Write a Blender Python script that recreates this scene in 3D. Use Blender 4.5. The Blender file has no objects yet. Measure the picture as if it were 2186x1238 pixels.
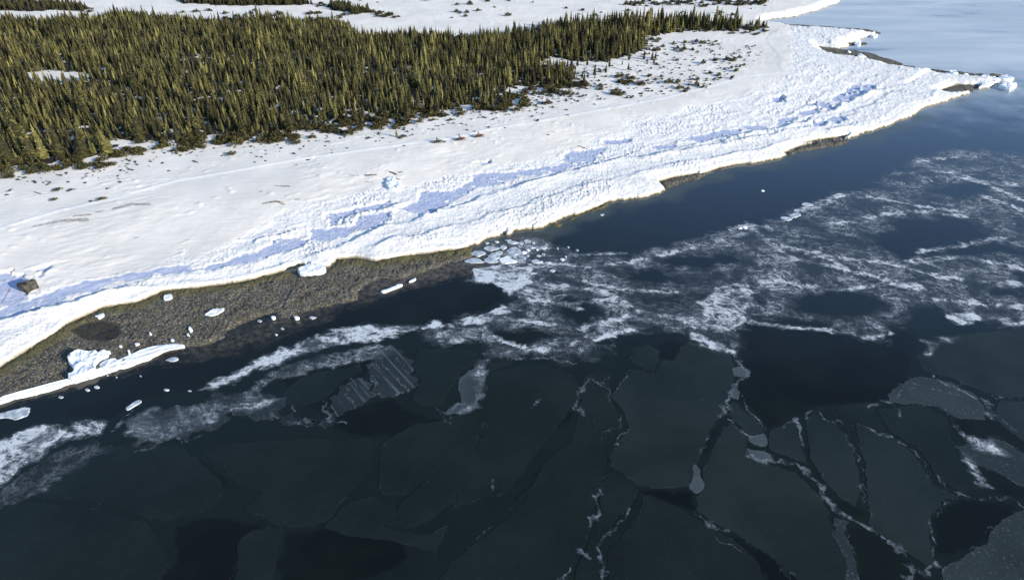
import bpy, math, random
import numpy as np
from mathutils import Vector, Matrix
R = math.radians
random.seed(7)
rng = np.random.RandomState(11)
SC = bpy.context.scene

# ------------------------------------------------------------------ camera
CAM_H, PITCH, FPX, CX, CY = 70.0, R(32.0), 1500.0, 1093.0, 619.0
cd = bpy.data.cameras.new('camera')
cam = bpy.data.objects.new('camera', cd)
SC.collection.objects.link(cam)
cam.location = (0, 0, CAM_H)
cam.rotation_euler = (math.pi/2 - PITCH, 0, 0)
cd.sensor_width = 36
cd.lens = 36*FPX/2186
cd.clip_start = 1
cd.clip_end = 20000
SC.camera = cam

# ------------------------------------------------------------------ light
SUN_EL, SUN_AZ = R(17.5), math.atan2(-0.54, 0.84)      # direction the light comes from
world = bpy.data.worlds.new('World'); SC.world = world
world.use_nodes = True
wn = world.node_tree
sky = wn.nodes.new('ShaderNodeTexSky'); sky.sky_type = 'NISHITA'
sky.sun_disc = False; sky.sun_elevation = SUN_EL; sky.sun_rotation = math.pi/2 - SUN_AZ
sky.air_density = 1.0; sky.dust_density = 0.3; sky.ozone_density = 3.2
wn.links.new(sky.outputs[0], wn.nodes['Background'].inputs[0])
wn.nodes['Background'].inputs[1].default_value = 0.15
sl = bpy.data.lights.new('sun', 'SUN'); sl.energy = 4.8; sl.angle = R(0.5); sl.color = (1.0, 0.90, 0.74)
so = bpy.data.objects.new('sun', sl); SC.collection.objects.link(so)
sd_ = Vector((math.cos(SUN_EL)*math.cos(SUN_AZ), math.cos(SUN_EL)*math.sin(SUN_AZ), math.sin(SUN_EL)))
so.rotation_euler = sd_.to_track_quat('Z', 'Y').to_euler()
so.location = (60, -40, 120)
SC.view_settings.view_transform = 'Standard'
SC.view_settings.look = 'None'
SC.view_settings.exposure = 0.62
SC.view_settings.gamma = 1

# ------------------------------------------------------------------ helpers
def G(x, y, z=0.0):
    """the place on the level z that the photograph shows at pixel x, y"""
    u, v = (x-CX)/FPX, (CY-y)/FPX
    rz = -math.sin(PITCH) + v*math.cos(PITCH)
    t = (z-CAM_H)/rz
    return (u*t, t*(math.cos(PITCH)+v*math.sin(PITCH)))
def GP(pts, z=0.0): return np.array([G(p[0], p[1], z) for p in pts], dtype=np.float64)

def hsh(ix, iy, seed):
    h = (ix.astype(np.uint32)*np.uint32(374761393) + iy.astype(np.uint32)*np.uint32(668265263) + np.uint32((seed*2246822519) & 0xffffffff))
    h = (h ^ (h >> np.uint32(13)))*np.uint32(1274126177)
    return (h ^ (h >> np.uint32(16)))
def noise(x, y, seed=0):
    x = np.asarray(x, dtype=np.float64); y = np.asarray(y, dtype=np.float64)
    fx, fy = np.floor(x), np.floor(y)
    ix, iy = fx.astype(np.int64), fy.astype(np.int64)
    dx, dy = (x-fx), (y-fy)
    u = dx*dx*dx*(dx*(dx*6-15)+10); v = dy*dy*dy*(dy*(dy*6-15)+10)
    def g(a, b):
        t = hsh(ix+a, iy+b, seed).astype(np.float64)*(2*math.pi/4294967296.0)
        return np.cos(t)*(dx-a) + np.sin(t)*(dy-b)
    n00, n10, n01, n11 = g(0, 0), g(1, 0), g(0, 1), g(1, 1)
    return (n00*(1-u)*(1-v) + n10*u*(1-v) + n01*(1-u)*v + n11*u*v)*1.5
def fbm(x, y, oct=4, seed=0, gain=.5):
    a, s, t = 1.0, 0.0, 0.0
    for k in range(oct):
        s = s + a*noise(x, y, seed+k*17); t += a
        x = x*2.03+3.7; y = y*2.03-1.9; a *= gain
    return s/t
def ridged(x, y, oct=3, seed=0):
    a, s, t = 1.0, 0.0, 0.0
    for k in range(oct):
        s = s + a*(1-np.abs(noise(x, y, seed+k*13))*2.2); t += a
        x = x*2.1+1.3; y = y*2.1+5.1; a *= .5
    return np.clip(s/t, 0, 1)
def sstep(a, b, x):
    t = np.clip((x-a)/(b-a), 0, 1); return t*t*(3-2*t)
def dist_line(P, X, Y, closed=False):
    d = np.full(X.shape, 1e9)
    n = len(P)
    for i in range(n if closed else n-1):
        ax, ay = P[i]; bx, by = P[(i+1) % n]
        ex, ey = bx-ax, by-ay; L = ex*ex+ey*ey+1e-12
        t = np.clip(((X-ax)*ex+(Y-ay)*ey)/L, 0, 1)
        d = np.minimum(d, (X-ax-t*ex)**2+(Y-ay-t*ey)**2)
    return np.sqrt(d)
def inside(P, X, Y):
    c = np.zeros(X.shape, bool); n = len(P)
    for i in range(n):
        ax, ay = P[i]; bx, by = P[(i+1) % n]
        if ay == by: continue
        m = (ay > Y) != (by > Y)
        c ^= m & (X < (bx-ax)*(Y-ay)/(by-ay)+ax)
    return c
def sdist(P, X, Y):
    d = dist_line(P, X, Y, True)
    return np.where(inside(P, X, Y), d, -d)
def sdist_box(P, X, Y, margin):
    """signed distance, only worked out near the polygon"""
    out = np.full(X.shape, -margin)
    m = (X > P[:, 0].min()-margin) & (X < P[:, 0].max()+margin) & (Y > P[:, 1].min()-margin) & (Y < P[:, 1].max()+margin)
    if m.any(): out[m] = np.maximum(sdist(P, X[m], Y[m]), -margin)
    return out
def dline_box(P, X, Y, margin):
    out = np.full(X.shape, margin*1.0)
    m = (X > P[:, 0].min()-margin) & (X < P[:, 0].max()+margin) & (Y > P[:, 1].min()-margin) & (Y < P[:, 1].max()+margin)
    if m.any(): out[m] = np.minimum(dist_line(P, X[m], Y[m]), margin)
    return out

# materials ------------------------------------------------------------
def mat(name, col=(.5, .5, .5), rough=.8, spec=.5):
    m = bpy.data.materials.new(name); m.use_nodes = True
    b = m.node_tree.nodes['Principled BSDF']
    b.inputs['Base Color'].default_value = (*col, 1)
    b.inputs['Roughness'].default_value = rough
    b.inputs['Specular IOR Level'].default_value = spec
    return m
class NT:
    def __init__(s, m): s.t = m.node_tree; s.b = s.t.nodes['Principled BSDF']
    def n(s, typ, **kw):
        o = s.t.nodes.new(typ)
        for k, v in kw.items():
            if k.startswith('i_'):
                key = k[2:]
                o.inputs[int(key) if key.isdigit() else key.replace('_', ' ')].default_value = v
            else: setattr(o, k, v)
        return o
    def l(s, a, b): s.t.links.new(a, b)
    def attr(s, name): return s.n('ShaderNodeAttribute', attribute_name=name).outputs['Fac']
    def pos(s): return s.n('ShaderNodeNewGeometry').outputs['Position']
    def noise(s, scale, detail=4, rough=.55, vec=None, dist=0):
        o = s.n('ShaderNodeTexNoise'); o.inputs['Scale'].default_value = scale
        o.inputs['Detail'].default_value = detail; o.inputs['Roughness'].default_value = rough
        o.inputs['Distortion'].default_value = dist
        s.l(vec if vec is not None else s.pos(), o.inputs['Vector'])
        return o.outputs['Fac']
    def math(s, op, a, b=None, c=None, clamp=False):
        o = s.n('ShaderNodeMath', operation=op); o.use_clamp = clamp
        for i, v in enumerate((a, b, c)):
            if v is None: continue
            if isinstance(v, (int, float)): o.inputs[i].default_value = v
            else: s.l(v, o.inputs[i])
        return o.outputs[0]
    def ramp(s, x, lo, hi, a=0.0, b=1.0, smooth=True):
        o = s.n('ShaderNodeMapRange'); o.interpolation_type = 'SMOOTHSTEP' if smooth else 'LINEAR'
        o.inputs['From Min'].default_value = lo; o.inputs['From Max'].default_value = hi
        o.inputs['To Min'].default_value = a; o.inputs['To Max'].default_value = b
        s.l(x, o.inputs['Value']); return o.outputs[0]
    def mix(s, f, a, b):
        o = s.n('ShaderNodeMix', data_type='RGBA')
        if isinstance(f, (int, float)): o.inputs[0].default_value = f
        else: s.l(f, o.inputs[0])
        for k, v in ((6, a), (7, b)):
            if isinstance(v, tuple): o.inputs[k].default_value = (*v, 1)
            else: s.l(v, o.inputs[k])
        return o.outputs[2]
    def bump(s, h, strength=.5, dist=.1):
        o = s.n('ShaderNodeBump'); o.inputs['Strength'].default_value = strength
        o.inputs['Distance'].default_value = dist
        s.l(h, o.inputs['Height']); s.l(o.outputs[0], s.b.inputs['Normal'])

def grid_mesh(name, V, quads, material, attrs=None, smooth=True, parent=None):
    me = bpy.data.meshes.new(name)
    nv, nf = len(V), len(quads)
    k = quads.shape[1]
    me.vertices.add(nv); me.vertices.foreach_set('co', np.ascontiguousarray(V, dtype=np.float32).ravel())
    me.loops.add(nf*k); me.loops.foreach_set('vertex_index', np.ascontiguousarray(quads, dtype=np.int32).ravel())
    me.polygons.add(nf)
    me.polygons.foreach_set('loop_start', np.arange(0, nf*k, k, dtype=np.int32))
    me.polygons.foreach_set('use_smooth', np.full(nf, smooth))
    me.update(calc_edges=True)
    for an, av in (attrs or {}).items():
        a = me.attributes.new(an, 'FLOAT', 'POINT'); a.data.foreach_set('value', np.ascontiguousarray(av, dtype=np.float32))
    mats = material if isinstance(material, (list, tuple)) else [material]
    for m in mats: me.materials.append(m)
    o = bpy.data.objects.new(name, me); SC.collection.objects.link(o)
    if parent: o.parent = parent
    return o
class MB:
    """collects shapes into one mesh"""
    def __init__(s): s.v = []; s.f = []
    def add(s, v, f):
        b = len(s.v); s.v += [tuple(p) for p in v]; s.f += [tuple(i+b for i in q) for q in f]
    def loft(s, secs, caps=True):
        """rings of equal length joined one to the next"""
        n = len(secs[0]); v = [p for r in secs for p in r]; f = []
        for i in range(len(secs)-1):
            for j in range(n):
                f.append((i*n+j, i*n+(j+1) % n, (i+1)*n+(j+1) % n, (i+1)*n+j))
        if caps: f.append(tuple(reversed(range(n)))); f.append(tuple(range((len(secs)-1)*n, len(secs)*n)))
        s.add(v, f)
    def tube(s, pts, rads, n=8):
        secs = []
        for i, p in enumerate(pts):
            p = Vector(p); a = Vector(pts[max(i-1, 0)]); b = Vector(pts[min(i+1, len(pts)-1)])
            d = (b-a).normalized(); up = Vector((0, 0, 1)) if abs(d.z) < .9 else Vector((1, 0, 0))
            x = d.cross(up).normalized(); y = d.cross(x)
            secs.append([p+(x*math.cos(t)+y*math.sin(t))*rads[i] for t in [2*math.pi*k/n for k in range(n)]])
        s.loft(secs)
    def box(s, c, sz, taper=1.0):
        x, y, z = sz[0]/2, sz[1]/2, sz[2]/2
        v = [(c[0]+a*x*(taper if e > 0 else 1), c[1]+b*y*(taper if e > 0 else 1), c[2]+e*z) for e in (-1, 1) for a, b in ((-1, -1), (1, -1), (1, 1), (-1, 1))]
        s.add(v, [(3, 2, 1, 0), (4, 5, 6, 7), (0, 1, 5, 4), (1, 2, 6, 5), (2, 3, 7, 6), (3, 0, 4, 7)])
    def mesh(s, name, m, smooth=False):
        me = bpy.data.meshes.new(name); me.from_pydata(s.v, [], s.f); me.update()
        me.materials.append(m)
        if smooth: me.polygons.foreach_set('use_smooth', np.full(len(me.polygons), True))
        return me
    def build(s, name, m, parent=None, smooth=False):
        o = bpy.data.objects.new(name, s.mesh(name, m, smooth)); SC.collection.objects.link(o)
        if parent: o.parent = parent
        return o
def tag(o, label=None, cat=None, group=None, kind=None):
    if label: o['label'] = label
    if cat: o['category'] = cat
    if group: o['group'] = group
    if kind: o['kind'] = kind
    return o
def empty(name, loc, rz=0, scale=1):
    o = bpy.data.objects.new(name, None); SC.collection.objects.link(o)
    o.location = loc; o.rotation_euler = (0, 0, rz); o.scale = (scale,)*3
    o.empty_display_size = .5
    return o
def copy_tree(o, parent=None):
    c = o.copy(); SC.collection.objects.link(c); c.parent = parent
    for ch in list(o.children): copy_tree(ch, c)
    return c

# ------------------------------------------------------------------ traced outlines (photo pixels -> ground)
coast_px = [(0,785),(60,747),(120,712),(150,690),(220,657),(290,647),(345,624),(450,612),(540,598),(600,580),(640,566),(700,566),(722,552),(760,551),(800,556),(830,550),(900,543),(985,533),(1010,523),(1050,508),(1100,493),(1160,483),(1215,463),(1260,451),(1300,433),(1360,419),(1412,410),(1428,396),(1445,386),(1490,376),(1530,361),(1570,353),(1600,347),(1650,341),(1680,328),(1730,315),(1790,300),(1830,290),(1900,265),(1915,257),(1960,241),(1990,222),(2050,205),(2085,192),(2140,178),(2125,162),(2080,162),(2030,157),(2000,150),(1960,150),(1900,142),(1870,131),(1830,112),(1790,104),(1830,96),(1850,92),(1830,84),(1872,74),(1862,67),(1830,64),(1780,61),(1700,54),(1650,51),(1632,47),(1640,42),(1700,34),(1742,23),(1775,11),(1795,4)]
LAND = np.vstack([[[-3000,-1500],[-400,-110],[-190,28]], GP(coast_px, .4), [[200,520],[260,800],[420,1300],[900,2600],[-3000,2600]]])
rock_px = [
 [(-40,800),(0,783),(60,745),(120,710),(150,688),(220,655),(290,645),(345,622),(450,610),(540,596),(600,578),(625,574),(640,590),(700,580),(722,552),(760,550),(800,558),(900,541),(985,531),(1015,523),(1005,545),(985,552),(930,572),(860,590),(790,600),(765,618),(760,636),(720,645),(650,664),(618,675),(585,668),(550,676),(500,694),(470,722),(440,732),(395,737),(340,750),(260,785),(170,812),(60,842),(0,853),(-80,880)],
 [(1405,387),(1440,377),(1490,371),(1502,374),(1470,386),(1440,396),(1420,402)],
 [(1500,371),(1535,358),(1575,350),(1560,354),(1530,364)],
 [(1668,328),(1700,315),(1740,304),(1800,297),(1812,303),(1780,312),(1730,319),(1690,329)],
 [(1712,306),(1740,298),(1812,290),(1800,295),(1740,303)],
 [(1742,99),(1775,103),(1830,107),(1870,116),(1900,127),(1930,135),(1900,137),(1860,133),(1820,126),(1775,120),(1755,110)],
 [(1905,134),(1955,142),(1950,149),(1905,144)],
 [(1965,145),(2020,150),(2080,156),(2145,157),(2125,165),(2060,163),(2000,156)],
 [(2005,194),(2040,181),(2090,182),(2082,193),(2030,199)],
 [(1655,50),(1740,54),(1790,58),(1860,63),(1885,72),(1850,72),(1780,66),(1690,60)],
 [(1800,93),(1850,89),(1850,95),(1810,98)],
 [(1180,480),(1230,458),(1290,436),(1300,437),(1240,460),(1190,484)],
]
ROCKS = [GP(p, .25) for p in rock_px]
crest_px = [(-60,705),(0,680),(70,664),(150,643),(230,616),(300,604),(400,592),(470,586),(560,568),(620,553),(700,528),(770,503),(830,481),(920,453),(1000,427),(1070,407),(1130,387),(1200,367),(1270,347),(1330,334),(1420,326),(1500,310),(1600,292),(1700,272),(1790,252),(1850,225),(1900,195)]
CREST = GP(crest_px, 1.9)
CREST = np.vstack([[[-300,-45]], CREST])
crest2_px = [(610,560),(700,545),(790,520),(900,500),(1000,475),(1100,445),(1200,410),(1300,385),(1400,355),(1500,340),(1600,325),(1700,295),(1800,270)]
CREST2 = GP(crest2_px, 1.5)
crest3_px = [(560,512),(640,490),(700,478),(735,468),(790,452),(850,437),(900,428)]
CREST3 = GP(crest3_px, 1.6)
crest4_px = [(1400,322),(1440,313),(1490,305),(1560,288),(1640,276),(1720,258),(1760,240),(1810,212),(1850,196),(1930,178)]
CREST4 = GP(crest4_px, 1.9)
crest5_px = [(1450,300),(1520,290),(1600,268),(1680,240),(1740,225),(1800,200),(1860,180)]
CREST5 = GP(crest5_px, 1.8)
# inner limit of the broken ice
rub_px = [(-60,630),(0,622),(120,618),(200,606),(300,585),(420,540),(520,500),(600,455),(700,425),(800,400),(900,385),(1000,360),(1100,340),(1200,322),(1280,290),(1350,262),(1450,235),(1560,212),(1640,185),(1680,150),(1690,110),(1680,80),(1690,55),(1640,34),(1700,20),(1750,4)]
RUB = GP(rub_px, 1.8)
trail_px = [(-80,512),(0,488),(120,452),(250,422),(380,385),(520,362),(640,340),(800,318),(960,296),(1040,278),(1160,258),(1300,232),(1420,210),(1520,184),(1580,165),(1640,158),(1672,156)]
TRAIL = GP(trail_px, 2.0)
track_px = [(1672,156),(1660,142),(1666,128),(1655,112),(1640,96),(1636,82),(1650,70),(1662,64)]
TRACK = GP(track_px, 2.0)
forest_px = [(-120,405),(0,372),(40,360),(130,352),(200,348),(262,330),(250,305),(300,305),(390,310),(430,298),(470,295),(540,300),(590,295),(650,283),(700,272),(760,268),(830,258),(900,248),(960,238),(1000,225),(1030,238),(1095,228),(1105,205),(1085,192),(1150,186),(1205,184),(1235,168),(1215,148),(1165,138),(1175,125),(1240,136),(1300,132),(1380,112),(1388,95),(1376,82),(1440,71),(1500,67),(1560,69),(1610,66),(1646,62),(1638,56),(1600,52),(1540,48),(1480,44),(1430,45),(1380,48),(1300,50),(1200,50),(1150,58),(1120,68),(1060,70),(1000,76),(900,72),(820,74),(770,76),(745,52),(690,38),(640,41),(560,37),(450,43),(360,37),(300,29),(240,28),(190,39),(100,43),(0,40),(-200,42),(-500,70)]
FOREST = GP(forest_px, 2.0)
clear_px = [[(40,160),(95,152),(170,155),(180,170),(120,178),(60,172)], [(160,345),(190,332),(225,338),(215,352)]]
CLEAR = [GP(p, 2.0) for p in clear_px]

hollow_px = [
 [(-60,690),(0,662),(60,648),(130,618),(160,612),(200,600),(300,583),(400,568),(400,580),(300,592),(250,598),(210,612),(150,632),(90,655),(0,680),(-60,705)],
 [(380,582),(440,574),(520,548),(560,536),(595,514),(663,513),(640,526),(615,534),(550,552),(470,572)],
 [(666,511),(670,495),(705,490),(757,488),(740,500),(708,512)],
 [(706,482),(706,460),(721,459),(760,450),(825,434),(830,438),(765,455),(732,468),(728,478)],
 [(757,489),(763,476),(768,461),(828,458),(825,470),(799,486)],
 [(854,447),(899,430),(902,413),(970,410),(1009,388),(1012,377),(1035,373),(1100,370),(1096,380),(1064,393),(1012,400),(1002,409),(947,438),(922,457),(885,452)],
 [(1106,365),(1184,358),(1207,348),(1223,354),(1187,366),(1142,373),(1116,373)],
 [(1205,333),(1220,326),(1262,322),(1294,317),(1271,331),(1265,344),(1239,352),(1210,347)],
 [(1468,298),(1520,287),(1536,280),(1578,280),(1574,287),(1520,297),(1491,303)], [(1586,272),(1617,269),(1638,276),(1606,280)],
 [(1778,212),(1810,195),(1823,184),(1866,183),(1859,195),(1817,206),(1807,219),(1781,218)], [(1722,225),(1746,220),(1785,229),(1775,237),(1756,231)],
 [(1702,241),(1743,236),(1741,242),(1710,246)], [(1766,257),(1794,249),(1799,256),(1783,264)], [(1731,267),(1759,262),(1763,269),(1742,272)], [(1657,257),(1688,254),(1689,266),(1664,267)], [(1647,213),(1668,212),(1672,220),(1655,222)],
 [(1290,305),(1340,300),(1340,304),(1300,310)], [(1398,316),(1436,311),(1432,317),(1405,319)], [(-60,606),(0,590),(22,585),(24,594),(0,606)], [(-40,612),(20,604),(44,596),(50,622),(46,640),(26,652),(0,668),(-40,680)], [(82,578),(104,573),(100,582),(84,590)],
 [(1240,470),(1262,462),(1262,466),(1244,474)], [(1010,352),(1040,348),(1036,353)]]
HOLLOWS = [GP(p, .9) for p in hollow_px]
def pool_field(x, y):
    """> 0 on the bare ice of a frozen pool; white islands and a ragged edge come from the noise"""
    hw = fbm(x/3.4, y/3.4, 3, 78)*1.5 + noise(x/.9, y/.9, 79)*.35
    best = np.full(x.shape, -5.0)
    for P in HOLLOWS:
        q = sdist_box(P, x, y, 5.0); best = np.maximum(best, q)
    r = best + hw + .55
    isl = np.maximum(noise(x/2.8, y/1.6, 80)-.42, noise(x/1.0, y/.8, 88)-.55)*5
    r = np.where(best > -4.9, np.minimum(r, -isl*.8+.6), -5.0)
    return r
def land_sd(X, Y):
    """signed distance inland from the ragged foot of the snow, rocks cut out"""
    sd = sdist(LAND, X, Y)
    n = fbm(X/7, Y/7, 4, 5)*1.9 + fbm(X/1.6, Y/1.6, 3, 9)*.85
    sd = sd + n*sstep(0, 6, 6-np.abs(sd))
    for P in ROCKS:
        r = sdist_box(P, X, Y, 3.0)
        sd = np.where(r > -2.9, np.minimum(sd, -(r+n*.25)), sd)
    return sd
def cs(P, X, Y, maxd=400):
    """distance from a crest line, + on its landward side"""
    d = dist_line(P, X, Y)
    # side: landward is up-left, normal (-.52,.85)
    best = np.full(X.shape, 1e9); side = np.ones(X.shape)
    for i in range(len(P)-1):
        ax, ay = P[i]; bx, by = P[i+1]; ex, ey = bx-ax, by-ay; L = ex*ex+ey*ey
        t = np.clip(((X-ax)*ex+(Y-ay)*ey)/L, 0, 1)
        q = (X-ax-t*ex)**2+(Y-ay-t*ey)**2
        m = q < best; best = np.where(m, q, best)
        side = np.where(m, np.where(ex*(Y-ay)-ey*(X-ax) > 0, 1., -1.), side)
    return d*side
CA, SA = math.cos(R(32)), math.sin(R(32))
def land_fields(X, Y):
    sd = land_sd(X, Y)
    near = sd > -4
    z = np.full(X.shape, -1.2); rub = np.zeros(X.shape)
    x, y, s = X[near], Y[near], sd[near]
    c = cs(CREST, x, y) + fbm(x/11, y/11, 3, 21)*2.6 + fbm(x/2.2, y/2.2, 2, 23)*.7
    rin = cs(RUB, x, y) + fbm(x/9, y/9, 3, 31)*6
    rb = sstep(2, -3, rin)*sstep(560, 470, y)
    far = sstep(175, 215, y)                       # towards the point the broken ice is wider and rougher
    a, b = x*CA+y*SA, -x*SA+y*CA
    A = .55 + .35*noise(a/26, b/40, 41)+.2*noise(a/7, b/9, 42)
    A = np.clip(A, .1, 1.1)*(1-.45*far)
    base = 1.0 + 1.1*sstep(2, 40, c) + .15*sstep(0, -12, c)
    h = base + A*np.where(c < 0, np.exp(c/4.2), np.exp(-(c/.75)**2))
    for P, am, w, sdv in ((CREST2, .75, 3.0, 51), (CREST3, .9, 2.2, 52), (CREST4, 1.0, 2.2, 53), (CREST5, .8, 2.0, 54)):
        m = (x > P[:, 0].min()-12) & (x < P[:, 0].max()+12) & (y > P[:, 1].min()-12) & (y < P[:, 1].max()+12)
        if m.any():
            c2 = cs(P, x[m], y[m]) + fbm(x[m]/8, y[m]/8, 3, sdv)*2.4
            am2 = .42*am*np.clip(1+1.5*noise(a[m]/14, b[m]/30, sdv+7), 0, 2)
            h[m] += am2*np.where(c2 < 0, np.exp(c2/w), np.exp(-(c2/.6)**2))
    # low ridges and blocks of broken ice
    rg = ridged(a/16+.3, b/4.5, 3, 61)
    h += rb*(rg**3)*(.16+.14*far)
    bl = fbm(x/2.6, y/2.6, 3, 71); bl2 = noise(x/1.0, y/1.0, 72); bl3 = noise(x/.5, y/.5, 75)
    patch = np.clip(.35+1.6*fbm(x/13, y/13, 2, 77), 0, 1.1)
    smoothc = 1-.7*np.exp(-((c+3)/3.2)**2)*(1-far)
    bl4 = noise(x/.33, y/.33, 76)
    h += rb*smoothc*(np.abs(bl)*.12 + np.clip(bl2-.15, 0, 1)*.24*(.15+patch) + np.clip(bl3-.12, 0, 1)*.40*(.2+patch) + np.clip(bl4-.2, 0, 1)*.3*patch*(1-far))
    # refrozen pools of bare blue ice lying level behind the ridge
    pr = pool_field(x, y)
    hol = sstep(-.45, .15, pr)
    h = h*(1-hol) + 1.0*hol
    h += .10*np.exp(-(np.clip(-pr-.3, 0, 9)/.8)**2)*(1-hol)*(.5+bl2)
    # scattered lumps on the land behind the beach
    dr = noise(x/6, y/6, 81)
    h += (1-rb)*(.25*fbm(x/30, y/30, 3, 82) + .05*dr + .10*fbm(a/5, b/1.6, 2, 83)*sstep(.0, .3, noise(x/25, y/25, 84)) + .35*np.clip(noise(a/2.6, b/1.5, 85)-.35, 0, 1)*sstep(-.1, .3, noise(x/14, y/14, 87)))
    # trail: a firm low berm
    td = dline_box(TRAIL, x, y, 8)
    h += .10*np.exp(-((td)/.5)**2)
    # foot of the ice: a low cliff
    foot = sstep(-.15, .45, s)
    rise = sstep(.2, 5, s)
    z2 = -1.2 + foot*(1.2+.55) + (h-.55)*np.clip(.35*foot+.65*rise, 0, 1)*foot
    z[near] = z2; rub[near] = rb
    return z, sd, rub
def ground_z(pts):
    P = np.asarray(pts, dtype=np.float64).reshape(-1, 2)
    z, sd, rb = land_fields(P[:, 0].copy(), P[:, 1].copy())
    return z
def rock_fields(X, Y):
    sd = np.full(X.shape, -6.0)
    for P in ROCKS: sd = np.maximum(sd, sdist_box(P, X, Y, 6.0))
    n = fbm(X/5, Y/5, 3, 91)
    s = sd + n*1.3*sstep(0, 4, 4-np.abs(sd))
    lum = np.abs(noise(X/.9, Y/.9, 93))*.55+np.clip(noise(X/.42, Y/.42, 95), 0, 1)*.28+ridged(X/3.2, Y/3.2, 2, 94)*.15
    z = -.75 + .85*sstep(-2.2, 1.0, s) + sstep(-1.5, 1.5, s)*(.14+lum*.5+.16*n+.22*np.clip(fbm(X/2.2, Y/2.2, 3, 96), -1, 1))
    pool = sdist_box(POOL, X, Y, 3.0)+n*.8
    z = z - (lum*.75+.1)*sstep(-.6, .6, pool)
    return z, s, pool
POOL = GP([(150,705),(175,690),(215,683),(250,690),(265,705),(250,722),(210,730),(170,722)], .2)

# ------------------------------------------------------------------ the polar ground grid (finer near, coarser far)
al = np.concatenate([np.arange(68, 61, -.5), np.arange(61, 8.6, -.0625), np.geomspace(8.5, .9, 60)])
rr = CAM_H/np.tan(np.radians(al))
th = np.concatenate([np.linspace(-88, -50.6, 60), np.arange(-50.4, -41, .12), np.arange(-40.9, 40.95, .075), np.arange(41.05, 50.5, .12), np.linspace(50.6, 88, 60)])
TT, RR = np.meshgrid(np.radians(th), rr)
GX, GY = RR*np.sin(TT), RR*np.cos(TT)
NR, NC = GX.shape
idx = np.arange(NR*NC).reshape(NR, NC)
Q = np.stack([idx[:-1, :-1], idx[:-1, 1:], idx[1:, 1:], idx[1:, :-1]], -1).reshape(-1, 4)[:, ::1]
FX, FY = GX.ravel(), GY.ravel()
def sub_mesh(name, Z, keep_vert, material, attrs):
    k = keep_vert[Q].any(axis=1)
    q = Q[k]
    used = np.zeros(NR*NC, bool); used[q.ravel()] = True
    remap = np.cumsum(used)-1
    V = np.stack([FX[used], FY[used], Z[used]], -1)
    return grid_mesh(name, V, remap[q][:, ::-1], material, {a: v[used] for a, v in attrs.items()})

# -------------------------------- snow land
LZ, LSD, LRUB = land_fields(FX, FY)
fsd = sdist_box(FOREST, FX, FY, 12.0)
for P in CLEAR: fsd = np.minimum(fsd, -sdist_box(P, FX, FY, 3.0))
brush = sstep(-.5, 2.5, fsd - .5 + fbm(FX/4, FY/4, 3, 101)*6)
far_land = (FY > 330) & (LSD > 20)
FARW = [GP(p, 2.0) for p in [[(-200,2),(60,2),(150,8),(195,20),(180,25),(60,24),(0,24),(-200,30)], [(370,2),(480,0),(560,-2),(640,2),(668,10),(600,13),(480,12),(400,8)], [(700,12),(740,14),(790,26),(760,31),(715,22)]]]
for P in FARW: brush = np.maximum(brush, .85*sstep(-2, 2, sdist_box(P, FX, FY, 8)+fbm(FX/8, FY/8, 2, 103)*4))
debris = np.zeros(FX.shape)
for pts, w in (([(75,487),(100,481)], .5), ([(105,480),(140,474),(185,473)], .9), ([(160,466),(195,462)], .5), ([(205,457),(222,455)], .4), ([(245,450),(285,441),(318,441)], .8),
               ([(588,400),(618,401)], .35), ([(555,412),(560,413)], .35), ([(563,437),(590,432),(605,437)], .6), ([(630,427),(638,427)], .4), ([(745,377),(765,378)], .3), ([(782,378),(803,375)], .45), ([(780,389),(795,390)], .3),
               ([(285,508),(295,506)], .3), ([(495,452),(503,450)], .25), ([(2,640),(20,610)], .2)):
    P = GP(pts, 1.6)
    d = dline_box(P, FX, FY, 6)
    debris = np.maximum(debris, sstep(1.6, 0, d/w))
tdist = dline_box(TRAIL, FX, FY, 6)
kdist = dline_box(TRACK, FX, FY, 6)
trail_a = np.maximum(sstep(.9, .2, tdist), 0)
track_a = sstep(.9, .2, kdist)
m = mat('snow', (.86, .87, .88), .75, .25); t = NT(m)
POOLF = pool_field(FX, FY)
p = t.pos(); sepz = t.n('ShaderNodeSeparateXYZ'); t.l(p, sepz.inputs[0])
n1 = t.noise(.35, 5, .6); n2 = t.noise(2.6, 4, .6); n3 = t.noise(.06, 4, .6)
rubA = t.attr('rub')
flat = t.mix(t.ramp(n3, .35, .65), (.735, .705, .655), (.83, .795, .735))
ice = t.mix(t.ramp(n1, .3, .7), (.74, .735, .73), (.91, .90, .87))
speck = t.ramp(t.noise(1.9, 6, .85), .55, .63)  # grey-blue specks: tiny shadows among the broken ice, painted into the colour
ice = t.mix(t.math('MULTIPLY', speck, t.ramp(t.noise(.16, 3, .6), .42, .6, 0, .6)), ice, (.42, .46, .56))
col = t.mix(rubA, flat, ice)
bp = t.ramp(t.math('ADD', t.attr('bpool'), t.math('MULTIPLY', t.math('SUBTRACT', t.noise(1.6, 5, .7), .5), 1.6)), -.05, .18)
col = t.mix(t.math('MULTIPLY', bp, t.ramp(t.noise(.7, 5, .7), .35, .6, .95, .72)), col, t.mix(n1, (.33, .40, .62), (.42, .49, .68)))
col = t.mix(t.math('MULTIPLY', t.attr('trail'), .7), col, (.90, .90, .89))
col = t.mix(t.math('MULTIPLY', t.attr('track'), .35), col, (.42, .45, .52))
dn = t.ramp(t.noise(3.2, 5, .7), .44, .58)
deb = t.math('MULTIPLY', t.ramp(t.math('ADD', t.attr('debris'), t.math('MULTIPLY', t.noise(1.6, 5, .75), 1.2)), .95, 1.35), t.math('ADD', t.math('MULTIPLY', dn, .55), .35))
col = t.mix(deb, col, (.16, .135, .10))
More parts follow.
